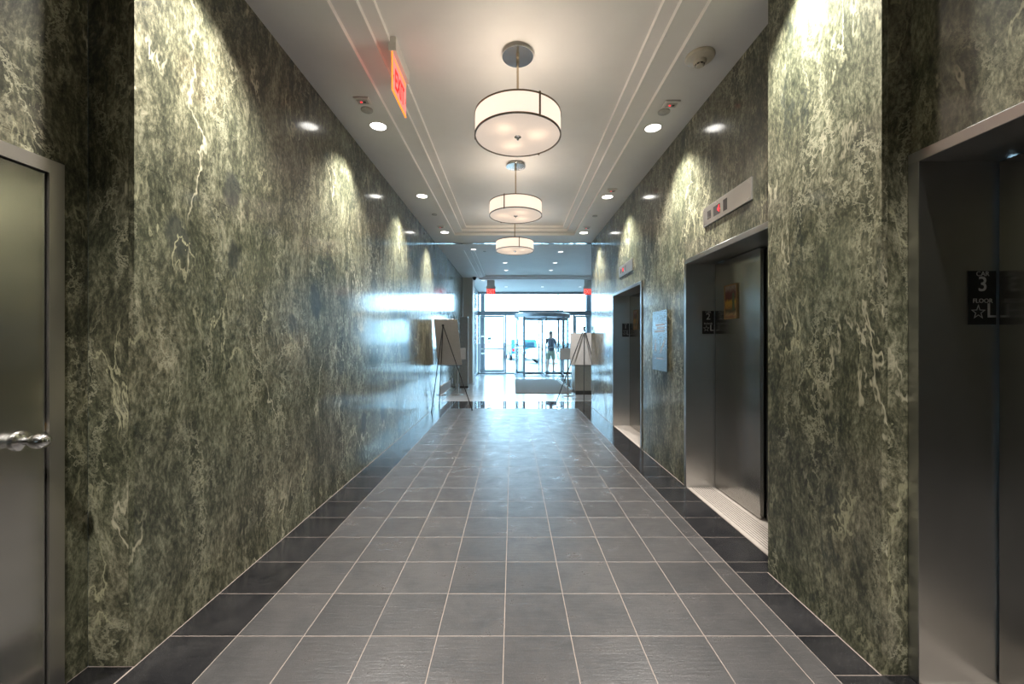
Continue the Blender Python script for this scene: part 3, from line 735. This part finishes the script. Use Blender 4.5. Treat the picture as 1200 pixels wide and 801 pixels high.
for yy, sgn in ((y0 + 0.035, -1), (y1 - 0.030, 1)):
    MB().prism([(yy - sgn * 0.010, 3.255), (yy + sgn * 0.012, 3.278), (yy - sgn * 0.010, 3.301), (yy - sgn * 0.002, 3.278)], 'x', ex + 0.0032, ex + 0.0042).build('chevron', 'exit_letter', pn, center=True)

def lobby_exit(x, y, label):
    r = empty('exit_sign', (x, y, 3.0)); tag(r, label, 'exit sign', 'exit signs in the lobby')
    z1 = CZ - 0.0005
    bx('housing', 'white_plastic', (x - 0.16, x + 0.16, y - 0.025, y + 0.025, z1 - 0.28, z1 - 0.20), r, 0.003, center=True)
    bx('stem', 'white_plastic', (x - 0.13, x + 0.13, y - 0.018, y + 0.018, z1 - 0.20, z1), r, center=True)
    f = bx('face', 'exit_red', (x - 0.145, x + 0.145, y - 0.010, y + 0.010, z1 - 0.48, z1 - 0.28), r, center=True)
    text('lettering', 'EXIT', 0.21, 'exit_pale', (x, y - 0.011, z1 - 0.385), (PI / 2, 0, 0), f, bold=0.002).scale = (0.62, 1, 1)
lobby_exit(-0.73, 13.5, 'lit red exit sign above the plain glass door, by the column')
lobby_exit(2.56, 13.5, 'lit red exit sign above the glass door near the stone pier')

# ------------------------------------------------------------------ easels
def easel(apex, feet, board, label, blabel, group):
    r = empty('easel', (apex[0], apex[1], 0)); tag(r, label, 'easel', group)
    A = Vector(apex)
    for f in feet:
        F = Vector(f); lg = MB().tube([A + Vector((0, 0, 0.0)), F + Vector((0, 0, 0.018))], 0.0105, 8, 0.0085).build('leg', 'black_metal', r, center=True)
        MB().lathe([(0.013, 0), (0.014, 0.012), (0.010, 0.024)], (F.x, F.y, 0.0), 10).build('rubber_foot', 'black', lg)
    MB().lathe([(0.022, -0.02), (0.026, 0.0), (0.020, 0.022), (0.0, 0.026)], apex, 14).build('head', 'black', r, True, True)
    return r
def board_(c0, c1, c2, c3, th, label, group):
    """four corners of the side facing the corridor; thickness goes away from it"""
    P = [Vector(p) for p in (c0, c1, c2, c3)]; n = (P[1] - P[0]).cross(P[3] - P[0]).normalized()
    if n.y < 0: n = -n
    r = empty('display_board', (P[0] + P[1]) / 2); tag(r, label, 'board', group)
    Q = [p + n * th for p in P]
    MB().add(P + Q, [(0, 1, 2, 3), (7, 6, 5, 4), (0, 4, 5, 1), (1, 5, 6, 2), (2, 6, 7, 3), (3, 7, 4, 0)]).build('backing_sheet', 'board', r, center=True)
    i = 0.012; C = sum(Q, Vector()) / 4
    R = [C + (q - C) * 0.97 + n * 0.0005 for q in Q]; S = [q + n * 0.0008 for q in R]
    MB().add(R + S, [(0, 1, 2, 3), (7, 6, 5, 4), (0, 4, 5, 1), (1, 5, 6, 2), (2, 6, 7, 3), (3, 7, 4, 0)]).build('printed_face', 'board_face', r, center=True)
    return r
e1 = easel((-1.385, 7.95, 1.685), [(-1.565, 7.72, 0), (-0.80, 7.90, 0), (-1.545, 8.42, 0)], None, 'black tripod easel standing against the long marble wall', '', 'tripod easels at the lobby')
MB().tube([(-1.50, 8.30, 0.865), (-1.06, 8.30, 0.865)], 0.007, 8).build('ledge', 'black_metal', e1, center=True)
MB().tube([(-1.515, 8.27, 0.865), (-1.50, 8.31, 0.865)], 0.006, 6).build('ledge_bracket', 'black_metal', e1, center=True)
board_((-1.555, 8.33, 0.875), (-1.055, 8.33, 0.875), (-1.11, 8.02, 1.81), (-1.585, 8.02, 1.81), 0.012, 'grey back of a tall display board leaning on easel at marble wall', 'display boards on easels')
e2 = easel((1.555, 8.62, 1.665), [(1.42, 7.92, 0), (0.95, 8.70, 0), (2.02, 8.78, 0)], None, 'black tripod easel at the end of the elevator wall', '', 'tripod easels at the lobby')
MB().tube([(1.26, 8.775, 0.835), (1.88, 8.775, 0.835)], 0.007, 8).build('ledge', 'black_metal', e2, center=True)
board_((1.275, 8.79, 0.848), (1.885, 8.79, 0.848), (1.875, 8.68, 1.55), (1.265, 8.68, 1.55), 0.012, 'grey back of a square display board on easel by elevator wall end', 'display boards on easels')

def post_sign(x, y, label):
    r = empty('sign_stand', (x, y, 0)); tag(r, label, 'sign stand', 'small sign stands in the lobby')
    MB().lathe([(0, 0), (0.145, 0), (0.145, 0.010), (0.10, 0.020), (0.030, 0.028), (0.026, 0.045), (0, 0.045)], (x, y, 0.0005), 32).build('base', 'steel_plate', r, True, True)
    MB().tube([(x, y, 0.04), (x, y, 0.92)], 0.019, 14).build('post', 'steel_plate', r, True)
    MB().box(x - 0.20, x + 0.20, y - 0.012, y + 0.012, 0.905, 1.19, 0.003).build('placard', 'white_card', r, center=True)
    MB().box(x - 0.185, x + 0.185, y + 0.012, y + 0.0135, 0.918, 1.177).build('notice', 'board_face', r, center=True)
post_sign(-1.40, 10.2, 'steel post with white placard in front of the grey pylon')
post_sign(1.39, 10.0, 'steel post with white placard beside the revolving door mat')

# ------------------------------------------------------------------ lobby furniture and fittings
r = empty('directory_pylon', (-1.425, 11.7, 0)); tag(r, 'tall narrow grey metal pylon standing against the marble wall', 'pylon')
bx('body', 'panel_grey', (-1.52, -1.30, 11.62, 11.72, 0.06, 2.07), r, 0.004)
bx('plinth', 'dark_base', (-1.53, -1.29, 11.60, 11.74, 0.0, 0.06), r)
bx('side_strip', 'white_card', (-1.30, -1.288, 11.63, 11.71, 0.10, 2.05), r)
bx('cap', 'steel_plate', (-1.525, -1.295, 11.615, 11.725, 2.07, 2.085), r)
struct(bx('wall_left_column', 'column', (XL, -1.29, YC + 0.002, 13.55, 0, CZ)), 'beige clad column at the end of the marble wall')
r = empty('security_camera', (-1.22, 12.8, CZ - 0.10)); tag(r, 'small black dome camera on the ceiling by the beige column', 'camera')
MB().lathe([(0, 0), (0.065, 0), (0.065, -0.03), (0.055, -0.035)], (-1.22, 12.8, CZ - 0.0005), 24).build('base', 'black_metal', r, True, True)
MB().lathe([(0.055, -0.032), (0.052, -0.06), (0.036, -0.088), (0, -0.10)], (-1.22, 12.8, CZ), 24).build('dome', 'black', r, True, True)
r = empty('vent_grille', (XL + 0.01, 9.53, 0.16)); tag(r, 'white low wall grille with dark slots on the marble wall', 'vent')
bx('backing', 'gap', (XL + 0.0005, XL + 0.004, 8.84, 10.22, 0.18, 0.35), r, center=True)
for z in (0.16, 0.350): bx('frame', 'white_card', (XL + 0.0005, XL + 0.016, 8.81, 10.25, z, z + 0.02), r, center=True)
for y in (8.81, 10.23): bx('frame', 'white_card', (XL + 0.0005, XL + 0.016, y, y + 0.02, 0.18, 0.35), r, center=True)
for k in range(4): bx('slat', 'white_card', (XL + 0.004, XL + 0.010, 8.83, 10.23, 0.205 + 0.036 * k, 0.216 + 0.036 * k), r, center=True)
o = empty('wall_outlet', (XL + 0.01, 10.6, 0.24)); tag(o, 'small dark outlet plate low on the marble wall past grille', 'outlet')
bx('plate', 'panel_grey', (XL + 0.0005, XL + 0.008, 10.54, 10.66, 0.24, 0.38), o, 0.002, center=True)
for z in (0.275, 0.325): bx('socket', 'black', (XL + 0.008, XL + 0.010, 10.575, 10.625, z, z + 0.03), o, center=True)
tag(bx('entrance_mat', 'mat', (0.08, 1.545, 10.4, 14.2, 0.0008, 0.014), None, 0.004), 'long grey entrance mat in front of the revolving door', 'mat')
# low stone counter with glass screen on the right
r = empty('stone_counter', (1.85, 10.6, 0)); tag(r, 'low speckled granite counter with dark base behind the easel', 'counter')
bx('body', 'granite', (1.60, 2.60, 10.2, 10.75, 0.10, 1.06), r, 0.004)
bx('base', 'dark_base', (1.615, 2.60, 10.215, 10.74, 0.0, 0.10), r)
bx('top', 'granite', (1.58, 2.62, 10.18, 10.77, 1.06, 1.09), r, 0.004)
r = empty('glass_screen', (1.605, 12.4, 0)); tag(r, 'low glass screen on a white kerb running from granite counter', 'screen')
bx('kerb', 'white_card', (1.565, 1.645, 10.80, 14.2, 0.0, 0.05), r, 0.003)
for k in range(3):
    a = 10.82 + 1.12 * k; bx('pane', 'glass', (1.60, 1.608, a, a + 1.10, 0.05, 0.95), r, center=True)
bx('rail', 'steel_plate', (1.59, 1.62, 10.80, 14.2, 0.95, 0.975), r, center=True)

# ------------------------------------------------------------------ glass front
GF = empty('window_1', (1.0, YG, 0)); struct(GF, 'glazed street front with blue grey frames')
gx0, gx1 = -1.45, 3.40; TB0, TB1 = 2.44, 2.62
def bar(n, x0, x1, z0, z1, dy=0.05): return bx(n, 'mullion', (x0, x1, YG - dy, YG + dy, z0, z1), GF, center=True)
DR, DC = 1.10, (1.20, 16.1)         # revolving drum radius and centre
gapL, gapR = DC[0] - 0.93, DC[0] + 0.93
bar('head', gx0, gx1, CZ - 0.10, CZ)
bar('transom', gx0, gapL, TB0, TB1, 0.06); bar('transom', gapR, gx1, TB0, TB1, 0.06); bar('transom', gapL, gapR, 2.56, 2.66, 0.05)
for x in (gx0, -0.33, 2.54, gx1 - 0.06): bar('mullion', x, x + 0.07, 0, TB0)
for x in (gx0, gx1 - 0.06): bar('mullion', x, x + 0.07, TB1, CZ - 0.10)
bar('mullion', 1.90, 1.93, 2.66, CZ - 0.10, 0.02)
bar('threshold', gx0, gapL, 0, 0.05, 0.06); bar('threshold', gapR, gx1, 0, 0.05, 0.06)
def pane(n, x0, x1, z0, z1): return bx(n, 'glass', (x0, x1, YG - 0.004, YG + 0.004, z0, z1), GF, center=True)
pane('pane', gx0 + 0.07, 1.90, TB1, CZ - 0.10); pane('pane', 1.93, gx1 - 0.06, TB1, CZ - 0.10)
pane('pane', -0.26, gapL, 0.05, TB0); pane('pane', gapR, 2.54, 0.05, TB0)
def glass_door(n, x0, x1, label):
    r = empty(n, ((x0 + x1) / 2, YG, 0)); struct(r, label)
    b = 0.055
    bx('stile', 'mullion', (x0, x0 + b, YG - 0.022, YG + 0.022, 0.06, TB0 - 0.01), r); bx('stile', 'mullion', (x1 - b, x1, YG - 0.022, YG + 0.022, 0.06, TB0 - 0.01), r)
    bx('rail', 'mullion', (x0 + b, x1 - b, YG - 0.022, YG + 0.022, 0.06, 0.16), r); bx('rail', 'mullion', (x0 + b, x1 - b, YG - 0.022, YG + 0.022, TB0 - 0.08, TB0 - 0.01), r)
    bx('door_pane', 'glass', (x0 + b, x1 - b, YG - 0.004, YG + 0.004, 0.16, TB0 - 0.08), r)
    bx('push_bar', 'steel_plate', (x0 + b, x1 - b, YG - 0.07, YG - 0.04, 1.02, 1.06), r, 0.004)
    return r
gd = glass_door('door_2', gx0 + 0.08, -0.34, 'glass door with steel frame left of the revolving door')
glass_door('door_3', 2.62, gx1 - 0.07, 'glass door with steel frame by the stone pier')
for k, (x, z, w2, h) in enumerate(((-1.0, 1.83, 0.05, 0.04), (-0.96, 1.66, 0.08, 0.03), (-0.95, 1.60, 0.09, 0.04), (-0.97, 1.48, 0.08, 0.09), (-0.85, 1.50, 0.03, 0.03), (-0.97, 1.33, 0.06, 0.05))):
    bx('door_decal', 'decal', (x - w2, x + w2, YG - 0.0055, YG - 0.004, z - h / 2, z + h / 2), gd, center=True)
bx('door_closer', 'black_metal', (-1.11, -0.79, YG - 0.02, YG - 0.0045, 1.415, 1.44), gd, center=True)
# side glazing past the column
SG = empty('window_2', (-1.45, 15.1, 0)); struct(SG, 'side glazing past the beige column')
for z0, z1 in ((0.0, 0.06), (TB0, TB1), (CZ - 0.10, CZ)): bx('rail', 'mullion', (-1.49, -1.42, 13.56, YG - 0.06, z0, z1), SG, center=True)
bx('mullion', 'mullion', (-1.49, -1.42, 15.1, 15.17, 0.06, TB0), SG, center=True)
for a, b in ((13.56, 15.1), (15.17, YG - 0.06)): bx('pane', 'glass', (-1.459, -1.451, a, b, 0.06, TB0), SG, center=True)
bx('pane', 'glass', (-1.459, -1.451, 13.56, YG - 0.06, TB1, CZ - 0.10), SG, center=True)

struct(bx('wall_front', 'plaster', (gx1 + 0.01, LXR + 0.2, YG - 0.1, YG + 0.3, 0, CZ)))
# revolving door
R_ = empty('revolving_door', (DC[0], DC[1], 0)); tag(R_, 'round glass revolving door with blue grey frame and drum canopy', 'revolving door')
def arc(name, mat, r0, r1, a0, a1, z0, z1, n=14, parent=R_):
    mb = MB(); k = []
    for i in range(n + 1):
        a = a0 + (a1 - a0) * i / n; c, s = math.cos(a), math.sin(a)
        k.append([(DC[0] + c * r, DC[1] + s * r, z) for r in (r0, r1) for z in (z0, z1)])
    vs = [p for q in k for p in q]; fs = []
    for i in range(n):
        b = 4 * i; fs += [(b, b + 4, b + 5, b + 1), (b + 2, b + 3, b + 7, b + 6), (b, b + 2, b + 6, b + 4), (b + 1, b + 5, b + 7, b + 3)]
    fs += [(0, 1, 3, 2), (4 * n, 4 * n + 2, 4 * n + 3, 4 * n + 1)]
    return mb.add(vs, fs).build(name, mat, parent, True)
HD = 2.30
MB().lathe([(0, HD), (DR + 0.03, HD), (DR + 0.03, HD + 0.13), (DR - 0.02, HD + 0.16), (0, HD + 0.16)], (DC[0], DC[1], 0), 56).build('canopy', 'mullion', R_, True)
q = math.radians(43)
for s in (-1, 1):
    mid = 0 if s > 0 else PI
    a0, a1 = mid - (PI / 2 - q), mid + (PI / 2 - q)
    arc('drum_wall', 'door_glass', DR - 0.006, DR + 0.006, a0, a1, 0.09, HD)
    arc('base_ring', 'mullion', DR - 0.025, DR + 0.025, a0, a1, 0.0, 0.09)
    arc('drum_bar', 'steel_plate', DR + 0.007, DR + 0.022, a0, a1, 1.10, 1.13)
    for a in (a0, a1):
        cx, cy = DC[0] + math.cos(a) * DR, DC[1] + math.sin(a) * DR
        bx('post', 'mullion', (cx - 0.04, cx + 0.04, cy - 0.04, cy + 0.04, 0.0, HD), R_)
MB().tube([(DC[0], DC[1], 0.0), (DC[0], DC[1], HD)], 0.035, 14).build('shaft', 'mullion', R_, True)
for k in range(4):
    a = math.radians(4) + k * PI / 2; c, s = math.cos(a), math.sin(a)
    def rot(m): m.v = [(DC[0] + p[0] * c - p[1] * s, DC[1] + p[0] * s + p[1] * c, p[2]) for p in m.v]; return m
    L = DR - 0.04
    wg = rot(MB().box(0.04, L, -0.02, 0.02, 0.02, 0.12).box(0.04, L, -0.02, 0.02, HD - 0.10, HD - 0.01).box(L - 0.05, L, -0.02, 0.02, 0.12, HD - 0.10)).build('wing', 'mullion', R_)
    rot(MB().box(0.04, L - 0.05, -0.004, 0.004, 0.12, HD - 0.10)).build('wing_pane', 'door_glass', wg)
    rot(MB().box(0.04, L - 0.05, -0.03, -0.02, 1.10, 1.13)).build('push_bar', 'steel_plate', wg)

# ------------------------------------------------------------------ street outside
struct(bx('ground_pavement', 'pavement', (-30, 30, YG + 0.3, 23.0, -0.2, -0.02)))
struct(bx('ground_street', 'asphalt', (-120, 120, 23.0, 200.0, -0.35, -0.14)))
struct(bx('ground_side', 'pavement', (-30, -3.2, 8.5, YG + 0.3, -0.2, -0.02)))
for x0, x1, lb in ((-1.375, -1.215, 'dark stone pier outside, by the plain glass door'), (3.22, 3.52, 'dark stone pier outside, by the far glass door')):
    r = empty('street_pier', ((x0 + x1) / 2, 17.5, -0.02)); tag(r, lb, 'pier', 'piers outside the glass front')
    bx('shaft', 'pier', (x0, x1, 17.3, 17.62, 0.18, 4.2), r, 0.006); bx('base', 'pier', (x0 - 0.02, x1 + 0.02, 17.28, 17.64, -0.02, 0.18), r, 0.006)
    bx('reflection_band', 'plaster', (x0 - 0.003, x1 + 0.003, 17.297, 17.623, 0.80, 0.86), r); bx('reflection_band', 'plaster', (x0 - 0.003, x1 + 0.003, 17.297, 17.623, 1.54, 1.60), r)  # pale strips put in for the reflections of the push bars

def vehicle(loc, rz, paint, label, van):
    r = empty('van' if van else 'car', (0, 0, 0)); tag(r, label, 'van' if van else 'car')
    L, W = (4.9, 1.95) if van else (4.5, 1.8)
    hb = 1.62 if van else 1.45
    if van: side = [(-L / 2, 0.35), (-L / 2, 0.95), (-L / 2 + 0.06, hb - 0.12), (-L / 2 + 0.22, hb), (1.05, hb), (1.45, hb - 0.12), (1.98, 1.02), (2.35, 0.92), (L / 2, 0.75), (L / 2, 0.35)]
    else: side = [(-L / 2, 0.35), (-L / 2, 0.85), (-2.1, 0.98), (-1.55, 1.03), (-1.05, hb - 0.06), (-0.75, hb), (0.35, hb), (0.65, hb - 0.06), (1.2, 0.98), (2.0, 0.86), (L / 2, 0.68), (L / 2, 0.35)]
    body = MB().prism(side, 'y', -W / 2, W / 2); 
    bo = body.build('body', paint, r)
    bm = bmesh.new(); bm.from_mesh(bo.data); bmesh.ops.bevel(bm, geom=bm.edges[:], offset=0.06, segments=2, affect='EDGES', clamp_overlap=True); bm.to_mesh(bo.data); bm.free()
    for s in (-1, 1):
        y = s * W / 2
        gl = [[(-L / 2 + 0.35, 1.02), (-L / 2 + 0.40, hb - 0.16), (-0.45, hb - 0.16), (-0.45, 1.02)], [(-0.35, 1.02), (-0.35, hb - 0.16), (1.10, hb - 0.16), (1.55, 1.02)]] if van else \
             [[(-1.35, 1.03), (-0.95, hb - 0.12), (-0.20, hb - 0.10), (-0.20, 1.02)], [(-0.12, 1.02), (-0.12, hb - 0.10), (0.45, hb - 0.12), (0.95, 1.0)]]
        for g in gl: MB().prism(g, 'y', y - 0.004, y + 0.006).build('side_window', 'car_glass', r, center=True)
        for wx in (-1.45, 1.45):
            wl = MB().lathe([(0.0, -0.11), (0.27, -0.11), (0.33, -0.07), (0.33, 0.07), (0.27, 0.11), (0.0, 0.11)], (wx, s * (W / 2 - 0.08), 0.33), 24, 'y').build('wheel', 'tyre', r, True)
            MB().lathe([(0.19, -0.118), (0.17, -0.125), (0.0, -0.128), (0.0, 0.128), (0.17, 0.125), (0.19, 0.118)], (wx, s * (W / 2 - 0.08), 0.33), 18, 'y').build('hub', 'steel_plate', wl, True)
        bx('tail_lamp', 'red_lens', (-L / 2 - 0.012, -L / 2 + 0.03, s * (W / 2 - 0.22), s * (W / 2 - 0.06), 0.72, 0.92), r, 0.004)
        bx('head_lamp', 'white_card', (L / 2 - 0.05, L / 2 + 0.008, s * (W / 2 - 0.36), s * (W / 2 - 0.08), 0.60, 0.72), r, 0.004)
    if van: bx('rear_window', 'car_glass', (-L / 2 - 0.004, -L / 2 + 0.02, -W / 2 + 0.22, W / 2 - 0.22, 1.05, 1.42), r)
    bx('bumper', 'white_card', (-L / 2 - 0.07, -L / 2 + 0.02, -W / 2 + 0.05, W / 2 - 0.05, 0.36, 0.54), r, 0.02)
    bx('number_plate', 'white_card', (-L / 2 - 0.016, -L / 2 - 0.001, -0.16, 0.16, 0.72, 0.83), r)
    r.location = loc; r.rotation_euler = (0, 0, rz); return r
vehicle((0.52, 32.5, -0.14), math.radians(99), 'teal_paint', 'blue van parked on the street behind the revolving door', True)
vehicle((3.3, 26.8, -0.14), math.radians(12), 'white_paint', 'white car on the street behind the pedestrian', False)
vehicle((-5.3, 28.0, -0.14), math.radians(178), 'teal_paint', 'blue car on the street seen past the beige column', False)

# pedestrian seen from behind, just outside the revolving door
def skinned(name, joints, edges, mat, parent, lvl=2, root=0):
    me = bpy.data.meshes.new(name); me.from_pydata([j[:3] for j in joints], edges, [])
    o = bpy.data.objects.new(name, me); COL.objects.link(o); put(o, (0, 0, 0), None); o.parent = parent
    sk = o.modifiers.new('skin', 'SKIN'); sk.use_smooth_shade = True
    for i, j in enumerate(joints):
        v = me.skin_vertices[0].data[i]; v.radius = (j[3], j[4] if len(j) > 4 else j[3]); v.use_root = (i == root)
    ss = o.modifiers.new('sub', 'SUBSURF'); ss.levels = lvl; ss.render_levels = lvl
    me.materials.append(M[mat]); return o
pr = empty('person', (0, 0, 0)); tag(pr, 'pedestrian in dark shirt and pale shorts standing outside the glass door', 'person')
J = [(0, 0, 0.95, 0.125, 0.095), (0, 0, 1.12, 0.115, 0.085), (0, 0.01, 1.32, 0.140, 0.095), (0, 0.01, 1.44, 0.085, 0.07), (0, 0.0, 1.51, 0.058, 0.060),       # spine
     (-0.10, 0, 0.88, 0.088), (-0.105, -0.015, 0.50, 0.058), (-0.115, 0.02, 0.30, 0.056), (-0.11, 0.02, 0.09, 0.036), (-0.12, -0.10, 0.035, 0.034),
     (0.10, 0, 0.88, 0.088), (0.11, 0.05, 0.50, 0.058), (0.12, 0.09, 0.30, 0.056), (0.12, 0.12, 0.09, 0.036), (0.13, 0.02, 0.035, 0.034),
     (-0.165, 0.01, 1.42, 0.055), (-0.235, 0.02, 1.16, 0.040), (-0.215, -0.10, 0.95, 0.030), (-0.21, -0.13, 0.88, 0.026),
     (0.165, 0.01, 1.42, 0.055), (0.245, 0.03, 1.16, 0.040), (0.255, -0.03, 0.93, 0.030), (0.255, -0.05, 0.86, 0.026),
     (0, -0.01, 1.60, 0.086, 0.096), (0, -0.012, 1.69, 0.096, 0.106), (0, -0.005, 1.755, 0.055, 0.065)]
E = [(0, 1), (1, 2), (2, 3), (3, 4), (0, 5), (5, 6), (6, 7), (7, 8), (8, 9), (0, 10), (10, 11), (11, 12), (12, 13), (13, 14), (3, 15), (15, 16), (16, 17), (17, 18), (3, 19), (19, 20), (20, 21), (21, 22), (4, 23), (23, 24), (24, 25)]
for s, h in ((-1, (-0.21, -0.13, 0.88)), (1, (0.255, -0.05, 0.86))):
    b = 18 if s < 0 else 22
    k = len(J); J.append((h[0], h[1] - 0.005, h[2] - 0.05, 0.026, 0.016)); E.append((b, k))
    for q, (dx, ln) in enumerate(((-0.024, 0.066), (-0.008, 0.076), (0.008, 0.072), (0.024, 0.056))):
        m0 = len(J); J.append((h[0] + dx * 0.6, h[1] + dx - 0.01, h[2] - 0.085, 0.0085)); J.append((h[0] + dx * 0.5 - 0.008 * s, h[1] + dx - 0.018, h[2] - 0.05 - ln, 0.007)); E += [(k, m0), (m0, m0 + 1)]
    m0 = len(J); J.append((h[0] - 0.02 * s, h[1] - 0.035, h[2] - 0.055, 0.009)); J.append((h[0] - 0.02 * s, h[1] - 0.045, h[2] - 0.09, 0.008)); E += [(b, m0), (m0, m0 + 1)]
skinned('body', J, E, 'skin', pr)
sh_ = [(0, 0, 0.84, 0.200, 0.155), (0, 0, 1.12, 0.150, 0.115), (0, 0.01, 1.32, 0.165, 0.118), (0, 0.01, 1.44, 0.095, 0.08),
       (-0.165, 0.01, 1.425, 0.070), (-0.222, 0.018, 1.22, 0.062), (0.165, 0.01, 1.425, 0.070), (0.232, 0.027, 1.22, 0.062)]
skinned('shirt', sh_, [(0, 1), (1, 2), (2, 3), (3, 4), (4, 5), (3, 6), (6, 7)], 'shirt', pr)
skinned('shorts', [(0, 0, 0.93, 0.150, 0.115), (-0.095, 0, 0.82, 0.112), (-0.108, -0.012, 0.54, 0.104), (0.095, 0, 0.82, 0.112), (0.112, 0.04, 0.54, 0.104), (0, 0, 1.06, 0.140, 0.108)], [(0, 1), (1, 2), (0, 3), (3, 4), (0, 5)], 'shorts', pr)
m = MB().lathe([(0.0, 0.093), (0.045, 0.080), (0.074, 0.04), (0.086, 0.0), (0.080, -0.04), (0.055, -0.065), (0.0, -0.07)], (0, 0.012, 1.715), 20)
m.v = [(p[0], (p[1] - 0.012) * 1.16 + 0.012, p[2]) for p in m.v]; hr = m.build('hair', 'hair', None, True); hr.parent = pr
for s, xx, yy in ((-1, -0.118, -0.06), (1, 0.128, 0.06)):
    m = MB().box(xx - 0.048, xx + 0.048, yy - 0.12, yy + 0.13, 0.0, 0.075, 0.022); o = m.build('shoe', 'shoe', None); o.parent = pr
    m = MB().lathe([(0, -0.02), (0.028, 0), (0, 0.02)], (s * 0.083, -0.01, 1.63), 10, 'x'); o = m.build('ear', 'skin', None, True); o.parent = pr
for s in (-1, 1):
    o = MB().lathe([(0, -0.008), (0.011, 0), (0, 0.008)], (s * 0.030, -0.094, 1.645), 8, 'y').build('eye', 'hair', None, True); o.parent = pr
o = MB().prism([(-0.112, 1.595), (-0.088, 1.635), (-0.086, 1.59)], 'x', -0.013, 0.013).build('nose', 'skin', None); o.parent = pr
o = MB().box(-0.024, 0.024, -0.094, -0.084, 1.560, 1.568).build('mouth', 'red_lens', None); o.parent = pr
pr.location = (1.71, 17.66, -0.02); pr.rotation_euler = (0, 0, math.radians(160)); pr.scale = (1.02, 1.02, 1.02)
